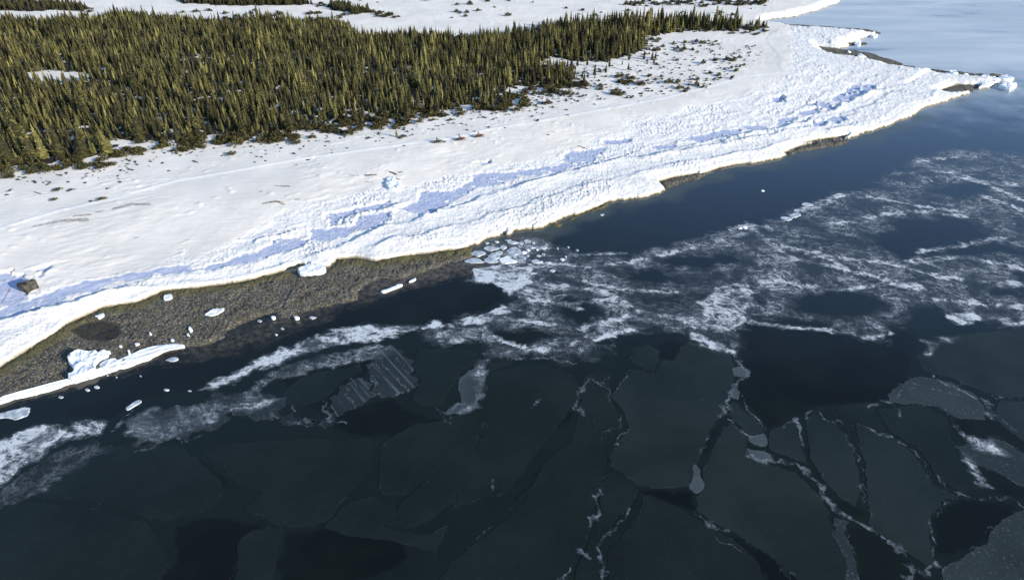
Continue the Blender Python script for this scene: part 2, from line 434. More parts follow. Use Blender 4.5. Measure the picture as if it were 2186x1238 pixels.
# brush under the trees with snow left in patches
bn = t.ramp(t.math('ADD', t.attr('brush'), t.math('MULTIPLY', t.noise(.5, 6, .7), .9)), .75, 1.05)
bc = t.mix(t.noise(1.3, 4, .7), (.010, .009, .007), (.045, .034, .022))
col = t.mix(bn, col, bc)
# brown stain low on the cut face of the ice foot
st = t.ramp(t.math('ADD', sepz.outputs[2], t.math('MULTIPLY', n2, .5)), .42, .85, 1, 0)
col = t.mix(t.math('MULTIPLY', t.math('MULTIPLY', st, .9), t.attr('coast')), col, t.mix(n1, (.30, .24, .13), (.18, .15, .10)))
t.l(col, t.b.inputs['Base Color'])
bh = t.math('ADD', t.math('MULTIPLY', t.noise(1.1, 6, .65), t.math('ADD', t.math('MULTIPLY', rubA, .55), .09)), t.math('MULTIPLY', t.noise(5, 3, .6), t.math('MULTIPLY', rubA, .12)))
mpw = t.n('ShaderNodeMapping'); t.l(p, mpw.inputs['Vector']); mpw.inputs['Rotation'].default_value = (0, 0, R(-30)); mpw.inputs['Scale'].default_value = (.22, 1.0, 1)
bh = t.math('ADD', bh, t.math('MULTIPLY', t.noise(.9, 5, .65, vec=mpw.outputs[0]), .19))
t.bump(bh, .9, .6)
SNOW = m
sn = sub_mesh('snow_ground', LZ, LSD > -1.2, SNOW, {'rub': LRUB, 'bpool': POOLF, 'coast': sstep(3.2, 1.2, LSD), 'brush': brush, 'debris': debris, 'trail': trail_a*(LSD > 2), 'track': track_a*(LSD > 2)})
tag(sn, 'snow covered shore with a smooth beach and ridges of broken ice', kind='structure')

# -------------------------------- bare rock shore
RZ, RSD, RPOOL = rock_fields(FX, FY)
m = mat('shore_rock', (.2, .18, .13), .85, .3); t = NT(m)
p = t.pos(); sepz = t.n('ShaderNodeSeparateXYZ'); t.l(p, sepz.inputs[0])
v = t.n('ShaderNodeTexVoronoi'); v.inputs['Scale'].default_value = 1.9; t.l(p, v.inputs['Vector'])
n1 = t.noise(2.6, 6, .8); n2 = t.noise(.16, 3, .6); n3 = t.noise(5, 3, .7)
col = t.mix(t.ramp(n1, .43, .58), (.016, .015, .013), (.160, .146, .118))
col = t.mix(t.ramp(t.noise(.28, 7, .78), .50, .56, 0, .8), col, (.040, .036, .026))
col = t.mix(t.math('MULTIPLY', t.ramp(t.noise(.5, 4, .7), .50, .62), t.ramp(n3, .4, .6)), col, (.13, .12, .055))
col = t.mix(t.ramp(n3, .56, .63), col, (.42, .40, .35))
col = t.mix(t.math('MULTIPLY', t.attr('edge'), t.ramp(n1, .3, .6)), col, (.13, .115, .04))
col = t.mix(t.ramp(t.attr('pool'), .2, .9), col, t.mix(t.ramp(n2, .4, .6), (.050, .043, .032), (.032, .029, .023)))
wet = t.ramp(t.math('ADD', sepz.outputs[2], t.math('MULTIPLY', n1, .25)), .12, .34, .35, 1)
col = t.mix(wet, (.035, .032, .026), col)
t.l(col, t.b.inputs['Base Color'])
t.bump(t.math('ADD', t.math('MULTIPLY', n1, 1.0), t.math('MULTIPLY', v.outputs['Distance'], -.1)), .9, .3)
edge = sstep(3.0, .5, np.abs(LSD+1.0))*(RSD > -3)*sstep(170, 135, FY)
rk = sub_mesh('rocky_shore', RZ, RSD > -2.6, m, {'edge': edge, 'pool': sstep(-.6, .8, RPOOL)})
tag(rk, 'bare brown rock and seaweed shelf between snow and water', kind='structure')

# -------------------------------- water
sea = -LSD
shal = np.zeros(FX.shape)
wn1 = fbm(FX/9, FY/9, 4, 111)
shal = np.maximum(shal, sstep(7.5, 1.0, sea + wn1*5)*sstep(60, 110, FY)*sstep(330, 250, FY)*.9)
SH2 = GP([(-60,900),(0,856),(130,822),(260,788),(395,742),(470,722),(560,680),(700,648),(790,600),(900,575),(1010,540),(1060,555),(1000,578),(900,606),(830,624),(760,646),(640,700),(520,745),(440,764),(330,772),(230,800),(100,835),(0,872)])
rockw = sstep(-1.5, 1.5, sdist_box(SH2, FX, FY, 4)+fbm(FX/4, FY/4, 3, 113)*2)
SH3 = GP([(780,600),(860,588),(930,570),(1000,545),(1060,520),(1130,505),(1180,510),(1120,545),(1040,570),(960,590),(880,606),(800,628),(760,636)])
rockw2 = sstep(-1.2, 1.2, sdist_box(SH3, FX, FY, 4)+fbm(FX/4, FY/4, 3, 114)*2)
bluea = sstep(105, 330, FY)*.9+.1*sstep(80, 120, FY)*sstep(-20, 60, FX)  # base colour bluer with distance: sky reflection painted into the water
film = sstep(195, 290, FY+wn1*25)*sstep(60, 130, FX+.15*FY)      # skin of new ice on the far water
skim = np.ones(FX.shape)
LEADS = [[(1592,692),(1700,699),(1860,724),(1925,705),(1960,720),(1945,780),(1940,830),(1880,858),(1740,868),(1690,892),(1640,912),(1600,868),(1562,848),(1578,780),(1578,757)],
 [(1385,1044),(1440,1050),(1480,1052),(1482,1092),(1440,1073),(1370,1050)], [(1340,1068),(1362,1044),(1372,1050),(1350,1080)], [(1525,1128),(1580,1150),(1640,1180),(1700,1192),(1760,1235),(1810,1262),(1655,1262),(1610,1200),(1560,1158)],
 [(1795,1120),(1850,1130),(1900,1165),(1990,1240),(1960,1262),(1820,1262),(1832,1190),(1812,1150)], [(1780,1068),(1815,1078),(1842,1092),(1845,1108),(1800,1103)],
 [(1992,1108),(2015,1080),(2050,1066),(2110,1068),(2170,1080),(2180,1110),(2130,1150),(2060,1178),(2000,1180)], [(2022,892),(2100,892),(2186,940),(2350,1000),(2350,1025),(2186,965),(2110,935),(2045,925)], [(2080,998),(2110,1000),(2186,1030),(2330,1085),(2300,1100),(2186,1062),(2110,1050)],
 [(1130,1040),(1150,1000),(1178,972),(1182,980),(1150,1015),(1100,1065)], [(1165,935),(1190,910),(1228,872),(1215,895),(1180,928)], [(1250,895),(1270,885),(1275,915),(1262,912)], [(1285,980),(1300,970),(1312,985),(1290,1000)], [(1490,960),(1510,935),(1532,905),(1530,925),(1505,965)],
 [(700,893),(760,870),(830,852),(880,880),(945,900),(900,925),(780,935),(720,915)], [(360,968),(430,978),(490,1030),(440,1065),(370,1005)], [(375,1125),(450,1105),(560,1122),(510,1155),(500,1262),(310,1262),(375,1200)], [(615,1142),(700,1130),(850,1140),(872,1190),(800,1230),(600,1262),(590,1200)],
 [(-80,960),(-80,880),(0,858),(130,822),(260,788),(395,742),(600,700),(760,636),(900,600),(1000,560),(1070,600),(1070,640),(985,690),(880,692),(780,687),(600,742),(430,828),(300,856),(235,890),(150,888),(60,905),(0,935)],
 [(1060,700),(1130,700),(1180,720),(1120,735),(1060,730)], [(600,800),(690,790),(790,760),(780,850),(690,880),(620,860)], [(1400,740),(1440,720),(1460,735),(1440,768),(1412,765)]]
for L_ in LEADS:
    P = GP(L_); skim = np.minimum(skim, 1-sstep(-.35, .35, sdist_box(P, FX, FY, 3.0)+fbm(FX/2.5, FY/2.5, 3, 191)*.9))
m = mat('sea_water', (.01, .016, .018), .06, .5); t = NT(m)
t.b.inputs['IOR'].default_value = 1.28
n1 = t.noise(.08, 4, .6); n2 = t.noise(.9, 5, .7)
deep = t.mix(t.ramp(n1, .35, .7), (.0045, .0060, .0050), (.0070, .0105, .0080))
deep = t.mix(t.math('MULTIPLY', t.attr('skim'), t.ramp(t.noise(.16, 5, .7), .3, .7, .65, 1.1)), deep, (.0085, .0140, .0120))
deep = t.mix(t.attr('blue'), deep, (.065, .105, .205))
col = t.mix(t.math('MULTIPLY', t.attr('shallow'), .9), deep, t.mix(n2, (.050, .065, .060), (.080, .090, .075)))
col = t.mix(t.math('MULTIPLY', t.attr('rockw'), t.ramp(n2, .25, .7, .45, .95)), col, t.mix(t.ramp(n2, .35, .65), (.020, .018, .014), (.080, .070, .052)))
col = t.mix(t.math('MULTIPLY', t.attr('rockb'), .9), col, t.mix(t.ramp(n2, .4, .6), (.035, .031, .024), (.115, .10, .078)))
mp = t.n('ShaderNodeMapping'); t.l(t.pos(), mp.inputs['Vector']); mp.inputs['Scale'].default_value = (.012, .05, 1)
fn = t.noise(1.0, 6, .62, vec=mp.outputs[0], dist=.6)
ff = t.math('MULTIPLY', t.attr('film'), t.ramp(fn, .25, .42))
col = t.mix(t.math('MULTIPLY', ff, .85), col, t.mix(t.ramp(fn, .4, .75), (.46, .53, .60), (.66, .71, .76)))
t.l(col, t.b.inputs['Base Color'])
t.l(t.math('ADD', .05, t.math('MULTIPLY', ff, .35)), t.b.inputs['Roughness'])
mp2 = t.n('ShaderNodeMapping'); t.l(t.pos(), mp2.inputs['Vector']); mp2.inputs['Scale'].default_value = (1, 1, 1)
t.bump(t.noise(.8, 4, .6), .10, .05)
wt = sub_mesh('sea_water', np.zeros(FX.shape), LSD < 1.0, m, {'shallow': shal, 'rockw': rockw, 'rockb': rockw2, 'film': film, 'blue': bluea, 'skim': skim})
tag(wt, 'dark calm sea with a pale skin of new ice far out', kind='structure')

# -------------------------------- plates of thin new ice
def ragged(P, amp=.25, step=.45, seed=0, inset=.10):
    """closed outline resampled and roughened, pulled in a little so gaps stay open"""
    out = []
    n = len(P)
    cx, cy = P.mean(axis=0)
    for i in range(n):
        a, b = P[i], P[(i+1) % n]; L = np.hypot(*(b-a)); k = max(1, int(L/step))
        for j in range(k): out.append(a+(b-a)*j/k)
    o = np.array(out)
    # smooth the corners, then roughen
    o = (np.roll(o, 1, 0)+o*2+np.roll(o, -1, 0))/4
    tg = np.roll(o, -1, 0)-np.roll(o, 1, 0); tg /= (np.hypot(tg[:, 0], tg[:, 1])[:, None]+1e-9)
    nr = np.stack([tg[:, 1], -tg[:, 0]], -1)
    if np.sum(P[:, 0]*np.roll(P[:, 1], -1)-np.roll(P[:, 0], -1)*P[:, 1]) < 0: nr = -nr   # outward
    d = fbm(o[:, 0]/2.4, o[:, 1]/2.4, 3, 200+seed)*amp*2.4 + noise(o[:, 0]/.5, o[:, 1]/.5, 300+seed)*amp*.5 - inset
    return o+nr*d[:, None]
from mathutils.geometry import tessellate_polygon
def slab(name, O, z0, z1, material, parent=None, bevel=0.0):
    n = len(O)
    tris = tessellate_polygon([[Vector((x, y, 0)) for x, y in O]])
    v = [(x, y, z1) for x, y in O]+[(x, y, z0) for x, y in O]
    f = []
    area = np.sum(O[:, 0]*np.roll(O[:, 1], -1)-np.roll(O[:, 0], -1)*O[:, 1])
    for a, b, c in tris:
        A, B, C = O[a], O[b], O[c]
        if (B[0]-A[0])*(C[1]-A[1])-(B[1]-A[1])*(C[0]-A[0]) < 0: b, c = c, b
        f.append((a, b, c)); f.append((a+n, c+n, b+n))
    for i in range(n):
        j = (i+1) % n
        f.append((i, i+n, j+n, j) if area > 0 else (j, j+n, i+n, i))
    me = bpy.data.meshes.new(name); me.from_pydata(v, [], f); me.update(); me.materials.append(material)
    o = bpy.data.objects.new(name, me); SC.collection.objects.link(o)
    if parent: o.parent = parent
    return o
def nilas(name, c1, c2, rough, speck=0.0, stripes=None):
    m = mat(name, c1, rough, .5); t = NT(m); t.b.inputs['IOR'].default_value = 1.26
    n1 = t.noise(.07, 5, .6); n2 = t.noise(2.5, 6, .75)
    col = t.mix(t.ramp(n1, .3, .7), c1, c2)
    col = t.mix(t.math('MULTIPLY', t.ramp(n2, .56, .72), .05+speck), col, (.30, .34, .36))
    if stripes:
        vr = t.n('ShaderNodeVectorRotate', rotation_type='Z_AXIS'); t.l(t.pos(), vr.inputs['Vector']); vr.inputs['Angle'].default_value = R(stripes)
        mp = t.n('ShaderNodeMapping'); t.l(vr.outputs[0], mp.inputs['Vector']); mp.inputs['Scale'].default_value = (1.5, .07, 1)
        s = t.noise(1.0, 3, .6, vec=mp.outputs[0], dist=.25)
        col = t.mix(t.math('MULTIPLY', t.ramp(s, .54, .70), .30), col, (.22, .26, .29))
    t.l(col, t.b.inputs['Base Color'])
    t.bump(n2, .15, .03)
    return m
NIL_D = nilas('dark_new_ice', (.0080, .0128, .0120), (.0132, .0200, .0186), .12)
NIL_M = nilas('grey_new_ice', (.0115, .0178, .0170), (.0195, .0282, .0272), .18)
NIL_L = nilas('pale_new_ice', (.030, .043, .046), (.070, .090, .098), .4, .25)
NIL_S = nilas('speckled_new_ice', (.018, .026, .027), (.032, .043, .045), .4, .38)
NIL_R = nilas('rafted_new_ice', (.013, .019, .020), (.025, .034, .036), .3, .12, stripes=-35)
plates = [
 ([(1480,733),(1555,748),(1570,790),(1560,845),(1545,880),(1520,910),(1500,960),(1490,985),(1474,1040),(1400,1043),(1362,1036),(1335,1014),(1302,1000),(1300,975),(1312,945),(1343,915),(1330,880),(1306,845),(1335,800),(1352,785),(1400,800),(1410,772),(1440,768),(1452,740)], NIL_M, 'largest smooth grey ice plate, below the white slush tip at centre right'),
 ([(1352,745),(1380,733),(1408,748),(1405,772),(1395,795),(1355,780),(1345,765)], NIL_M, 'small rounded grey ice plate on the upper left corner of the largest plate'),
 ([(1560,895),(1600,935),(1588,955),(1640,990),(1700,1008),(1750,1060),(1775,1110),(1790,1150),(1808,1190),(1812,1260),(1770,1250),(1640,1185),(1560,1135),(1520,1110),(1484,1090),(1486,1062),(1502,1040),(1503,1000),(1520,950)], NIL_M, 'broad dark grey ice plate between the diagonal lead and the frosted crack'),
 ([(1370,1052),(1440,1078),(1478,1100),(1530,1130),(1575,1158),(1620,1200),(1660,1262),(1300,1262),(1290,1180),(1340,1130),(1362,1090)], NIL_D, 'dark ice plate under the diagonal lead at the bottom edge'),
 ([(1308,1005),(1340,1022),(1368,1048),(1345,1080),(1300,1125),(1272,1150),(1268,1120),(1284,1080),(1282,1030)], NIL_D, 'narrow wedge ice plate between two frosted cracks'),
 ([(1240,850),(1290,930),(1296,990),(1272,1060),(1262,1140),(1225,1210),(1180,1262),(860,1262),(960,1200),(1040,1140),(1110,1080),(1155,1000),(1165,985),(1220,940)], NIL_D, 'long dark ice plate fanning down left from centre'),
 ([(1030,800),(1120,778),(1200,786),(1235,812),(1240,840),(1200,900),(1150,960),(1100,1030),(1080,1055),(1030,1065),(960,1090),(985,1030),(1010,980),(1040,900)], NIL_D, 'blunt grey ice plate left of centre crossed by thin dark cracks'),
 ([(1248,800),(1290,790),(1310,800),(1300,840),(1325,885),(1335,912),(1300,935),(1262,920),(1240,880),(1238,840)], NIL_D, 'small cracked ice plate left of the largest plate'),
 ([(1560,852),(1590,875),(1625,908),(1636,920),(1598,928),(1572,905),(1556,888)], NIL_M, 'triangular ice plate beside the open black water'),
 ([(1640,918),(1680,903),(1704,900),(1712,945),(1726,990),(1700,985),(1650,965),(1640,945)], NIL_M, 'small square ice plate under the black open water'),
 ([(1718,895),(1737,876),(1752,892),(1785,903),(1812,940),(1832,990),(1838,1050),(1830,1086),(1790,1060),(1752,1020),(1728,970)], NIL_M, 'tongue shaped ice plate between two dark cracks'),
 ([(1825,905),(1900,935),(1955,970),(1995,1040),(2045,1060),(2008,1075),(1988,1105),(1986,1150),(1996,1200),(1984,1212),(1900,1162),(1852,1122),(1852,1060),(1842,980)], NIL_M, 'tall ice plate left of the round black pool at lower right'),
 ([(1870,875),(1960,862),(2020,890),(2032,945),(2055,990),(2100,1030),(2095,1048),(2052,1054),(2000,1020),(1965,962),(1905,925)], NIL_D, 'slanting ice plate above the tall plate at right'),
 ([(1760,880),(1800,862),(1870,860),(1865,885),(1900,925),(1850,912),(1790,896)], NIL_D, 'thin strip of ice above the tongue shaped plate'),
 ([(1955,760),(1985,735),(2050,715),(2186,700),(2350,700),(2350,850),(2186,848),(2130,848),(2085,832),(2020,805),(1965,790)], NIL_M, 'wide pale grey ice sheet at the right edge below the slush'),
 ([(1958,800),(2010,812),(2080,842),(2105,868),(2100,895),(2045,895),(2000,868),(1900,858),(1890,840)], NIL_S, 'mottled ice sheet between the wide sheet and the black channel'),
 ([(2130,856),(2186,855),(2350,862),(2350,1000),(2186,945),(2150,915),(2125,892)], NIL_M, 'grey ice plate at the right edge above the black channel'),
 ([(2040,955),(2090,935),(2130,935),(2186,968),(2350,1040),(2350,1100),(2186,1042),(2120,1005),(2072,990)], NIL_S, 'speckled ice plate at the right edge below the black channel'),
 ([(2130,1120),(2170,1090),(2350,1110),(2350,1262),(2000,1262),(2004,1215),(2060,1185),(2100,1160)], NIL_S, 'speckled ice sheet in the lower right corner'),
 ([(1780,1105),(1815,1112),(1800,1130),(1830,1200),(1812,1262),(1790,1262),(1800,1190),(1782,1150)], NIL_S, 'strip of crumbled ice left of the lower black pool'),
 ([(420,968),(500,945),(640,935),(795,935),(798,1000),(745,1050),(705,1110),(650,1128),(590,1122),(560,1105),(520,1090),(560,1050),(500,1030),(470,990)], NIL_D, 'faint dark ice plate in the lower left quarter'),
 ([(508,1160),(530,1132),(575,1122),(612,1128),(596,1170),(580,1262),(520,1262)], NIL_D, 'small rounded dark ice plate at the bottom left'),
 ([(-120,1080),(100,1070),(220,1085),(320,1120),(360,1200),(310,1262),(-120,1262)], NIL_D, 'dark ice plate in the lower left corner'),
 ([(850,1080),(930,1000),(1000,945),(1022,960),(990,1040),(950,1085),(880,1130),(820,1120)], NIL_D, 'dim slender ice plate below the dark bay'),
 ([(1300,1268),(1288,1180),(1272,1155),(1262,1145),(1232,1205),(1195,1268)], NIL_D, 'dark sliver of ice between two frosted cracks at the bottom edge'),
 ([(600,840),(640,805),(700,790),(740,785),(770,775),(775,792),(735,812),(695,850),(640,870),(600,865)], NIL_D, 'dark smooth ice sheet below the left slush tongue'),
 ([(890,745),(960,745),(1020,750),(1028,775),(985,790),(965,830),(940,865),(900,870),(880,850),(895,815),(885,780)], NIL_D, 'dark smooth ice sheet right of the striped raft'),
 ([(1045,770),(1100,775),(1035,795),(1012,875),(1040,895),(1010,975),(950,1000),(860,1060),(810,1060),(812,950),(880,905),(950,895),(1030,865)], NIL_D, 'dark ice plate filling the middle left of the water'),
 ([(-120,1060),(0,1050),(120,1005),(230,950),(380,950),(410,970),(470,1020),(480,1050),(440,1090),(340,1115),(230,1078),(100,1062)], NIL_D, 'dim dark ice sheet beneath the left grey slush'),
 ([(690,1125),(745,1070),(800,1060),(850,1090),(815,1125),(900,1140),(960,1120),(930,1180),(860,1160),(790,1150),(720,1140)], NIL_D, 'dim dark ice sheet above the black pool at the bottom'),
 ([(1655,1262),(1690,1220),(1660,1205),(1760,1258)], NIL_D, 'small dark ice corner at the bottom edge beside the diagonal lead'),
 ([(788,762),(802,745),(840,735),(868,752),(878,790),(888,808),(884,826),(862,842),(830,850),(806,835),(790,800)], NIL_R, 'striped rafted ice sheet standing out below the white slush edge'),
 ([(270,890),(300,880),(340,876),(420,862),(490,870),(478,895),(440,925),(395,940),(350,935),(290,930),(272,910)], NIL_R, 'striped rafted ice sheet near the left slush tongue'),
 ([(500,850),(560,840),(610,850),(600,880),(640,892),(720,900),(690,910),(620,900),(550,895),(490,885)], NIL_R, 'low rafted strip of thin ice trailing right from the left raft'),
 ([(982,805),(1005,790),(1034,778),(1038,810),(1026,850),(1012,868),(985,858),(975,830)], NIL_L, 'pale grey ice plate near the middle of the water'),
 ([(948,885),(975,858),(1000,865),(1020,855),(1024,868),(1008,875),(975,880)], NIL_L, 'small pale broken ice strip under the pale grey plate'),
 ([(915,720),(945,712),(985,712),(1000,728),(975,738),(930,742),(915,735)], NIL_R, 'small rafted ice sheet at the top of the dark bay'),
 ([(700,850),(735,820),(775,800),(800,840),(780,860),(745,880),(700,900)], NIL_R, 'faint ribbed ice sheet left of the striped raft'),
 ([(1598,932),(1625,922),(1634,925),(1641,950),(1620,958),(1600,945)], NIL_L, 'pale square ice piece on the frosted crack'),
 ([(1590,955),(1618,962),(1645,968),(1655,985),(1630,990),(1602,978)], NIL_L, 'pale ragged ice piece at the head of the broad plate'),
 ([(1482,988),(1494,1000),(1503,1030),(1500,1048),(1484,1056),(1472,1040),(1474,1015)], NIL_L, 'pale drop shaped ice piece beside the dark wedge lead'),
 ([(1562,785),(1582,782),(1604,803),(1580,806),(1564,800)], NIL_L, 'pale triangular ice piece pointing into the black water'),
 ([(1556,832),(1572,826),(1582,840),(1578,855),(1560,852)], NIL_L, 'pale ice piece at the foot of the crumbled edge'),
]
plate_outlines = []
def beyond(px):
    """outlines carried on past what the photograph shows, each to its own length"""
    out = []
    for k, (x, y) in enumerate(px):
        r = (math.sin(x*12.9+y*7.7+k)*43758.5) % 1
        if y >= 1245: y += 40+150*r; x += (x-1093)*.08*r
        if x >= 2300: x += 60+330*r
        if x <= -100: x -= 60+260*r
        out.append((x, y))
    return out
for k, (px, mm, lab) in enumerate(plates):
    P = GP(beyond(px)); zt = .022 + k*.0008
    O = ragged(P, .75 if mm is NIL_R else .22, .4, k, .07)
    o = slab('ice_plate', O, -.05, zt, mm)
    tag(o, lab, 'ice plate', 'thin ice plates on the dark water')
    plate_outlines.append((O, mm))

# -------------------------------- frazil slush and frost on the water
dens = np.zeros(FX.shape); line = np.zeros(FX.shape)
WX = FX + noise(FX/1.5, FY/1.5, 161)*.55 + noise(FX/.5, FY/.5, 162)*.2; WY = FY + noise(FX/1.5, FY/1.5, 163)*.55 + noise(FX/.5, FY/.5, 164)*.2
wob = fbm(FX/7, FY/7, 3, 121)*4.0; wob2 = fbm(FX/2.5, FY/2, 3, 123)*1.3
def poly_d(px, d, soft=2.0, sub=False, hard=False):
    global dens
    P = GP(px); m_ = 8.0
    s = sdist_box(P, FX, FY, m_)
    w = np.where(s > -m_+.1, s + wob*(.35 if hard else 1) + wob2, s)
    f = sstep(-soft*.3 if hard else -soft, soft, w)
    if sub: dens = dens*(1-f*d)
    else: dens = np.maximum(dens, f*d)
poly_d([(1150,548),(1240,547),(1340,540),(1430,525),(1500,505),(1560,492),(1600,482),(1650,470),(1690,458),(1740,436),(1790,418),(1870,392),(1900,370),(1950,340),(2030,320),(2186,330),(2450,300),(2800,330),(2950,420),(2750,520),(2850,640),(2500,690),(2186,698),(2100,690),(2030,685),(1980,655),(1950,660),(1930,690),(1900,720),(1860,722),(1780,705),(1650,690),(1600,688),(1585,715),(1600,735),(1575,752),(1480,730),(1460,712),(1400,706),(1340,720),(1300,732),(1290,752),(1260,770),(1200,775),(1130,765),(1060,755),(1030,742),(960,735),(900,735),(890,705),(985,700),(985,678),(1060,668),(1080,640),(1075,615),(1110,600),(1140,582)], .345, 2.5)
poly_d([(1640,480),(1800,420),(1950,345),(2186,330),(2400,330),(2400,690),(2186,695),(2030,680),(1980,650),(1900,640),(1750,600),(1650,560)], .12, 4.0, sub=True)
for px in ([(1870,510),(1900,480),(1960,467),(2060,467),(2110,482),(2130,512),(2186,545),(2100,542),(2000,551),(1930,550),(1880,535)],
           [(1690,662),(1720,637),(1780,627),(1860,632),(1905,655),(1900,670),(1800,680),(1720,677)],
           [(1215,640),(1280,650),(1315,677),(1240,690),(1195,672)], [(1320,590),(1350,572),(1410,572),(1445,592),(1400,612),(1340,610)],
           [(2000,395),(2120,385),(2120,405),(2060,420),(1990,410)], [(2130,600),(2186,590),(2186,640),(2120,630)],
           [(1060,705),(1130,700),(1180,720),(1120,735),(1060,730)], [(1400,560),(1470,550),(1560,545),(1600,560),(1500,575)], [(1940,690),(2000,660),(2030,690),(2040,720),(1980,740)]):
    poly_d(px, .88, 2.2, sub=True)
poly_d([(1430,610),(1560,600),(1600,640),(1560,675),(1430,665),(1380,640)], .45, 3, sub=True)
# brighter bodies
for px, d in (([(1000,572),(1060,566),(1130,570),(1152,585),(1140,605),(1100,628),(1085,650),(1110,662),(1080,680),(1030,672),(1080,640),(1070,615),(1010,603)], .74),
              ([(985,680),(1030,668),(1085,672),(1060,690),(990,698)], .62),
              ([(430,832),(500,790),(600,742),(700,707),(790,686),(880,690),(895,702),(850,720),(800,735),(700,745),(620,775),(560,795),(500,820)], .60),
              ([(500,850),(560,800),(640,765),(720,745),(800,730),(850,738),(840,760),(760,785),(700,785),(600,815),(530,860)], .30), ([(420,870),(460,840),(540,835),(600,850),(560,880),(480,885)], .33), ([(250,890),(330,870),(480,865),(480,900),(400,945),(290,950)], .28), ([(-60,1120),(0,1040),(60,1000),(120,960),(200,940),(260,960),(160,1010),(60,1080)], .20), ([(920,720),(1000,715),(1010,740),(930,748)], .42), ([(1020,760),(1045,770),(1035,830),(1015,850),(1010,800)], .40), ([(930,890),(990,860),(1010,875),(960,905)], .40),
              ([(-40,960),(0,942),(60,914),(118,902),(152,912),(160,930),(112,958),(85,985),(40,1010),(0,1045),(-60,1080)], .60),
              ([(148,900),(200,890),(228,900),(215,925),(160,935)], .48),
              ([(905,690),(940,684),(950,700),(915,704)], .75),
              ([(1465,708),(1500,715),(1540,735),(1575,748),(1570,757),(1520,745),(1470,725)], .78),
              ([(1340,700),(1260,705),(1220,712),(1270,740),(1320,725),(1380,700)], .62),
              ([(2030,660),(2080,660),(2110,690),(2060,700),(2010,685)], .72), ([(2130,680),(2240,680),(2240,700),(2130,700)], .66),
              ([(1900,590),(1970,600),(2000,625),(1930,625),(1880,605)], .62), ([(1480,640),(1560,600),(1600,560),(1600,640),(1560,700),(1500,700)], .50),
              ([(960,860),(1010,855),(1030,870),(1000,880)], .5), ([(2040,920),(2120,930),(2180,980),(2080,975)], .44), ([(2030,890),(2060,960),(2090,1000),(2110,1040),(2085,1040),(2050,980)], .46),
              ([(1970,720),(2050,712),(2060,730),(2000,745),(1990,770),(1960,775)], .44)):
    poly_d(px, d, 1.2, hard=True)
def stroke(px, w, d, br=.5):
    """a line of frost; w half width in metres; it breaks up where the noise is low"""
    global line, dens
    P = GP(px) if not isinstance(px, np.ndarray) else px
    m_ = w*3+2
    s = dline_box(P, WX, WY, m_)
    ok = s < m_-.01
    if not ok.any(): return
    q = s[ok]; n = noise(FX[ok]/1.9, FY[ok]/1.9, 133); n2_ = noise(FX[ok]/.8, FY[ok]/.8, 134)
    ww = w*(1+1.1*n*br*2)
    f = d*sstep(1.3, .15, (q+n2_*w*.6)/np.maximum(ww, .03))
    line[ok] = np.maximum(line[ok], f)
    if w >= .3 and P[:, 1].max() > 96:
        dens[ok] = np.maximum(dens[ok], min(.54, d)*sstep(1.25, .1, q/(w*2.2*(1+.8*n)+.2)))
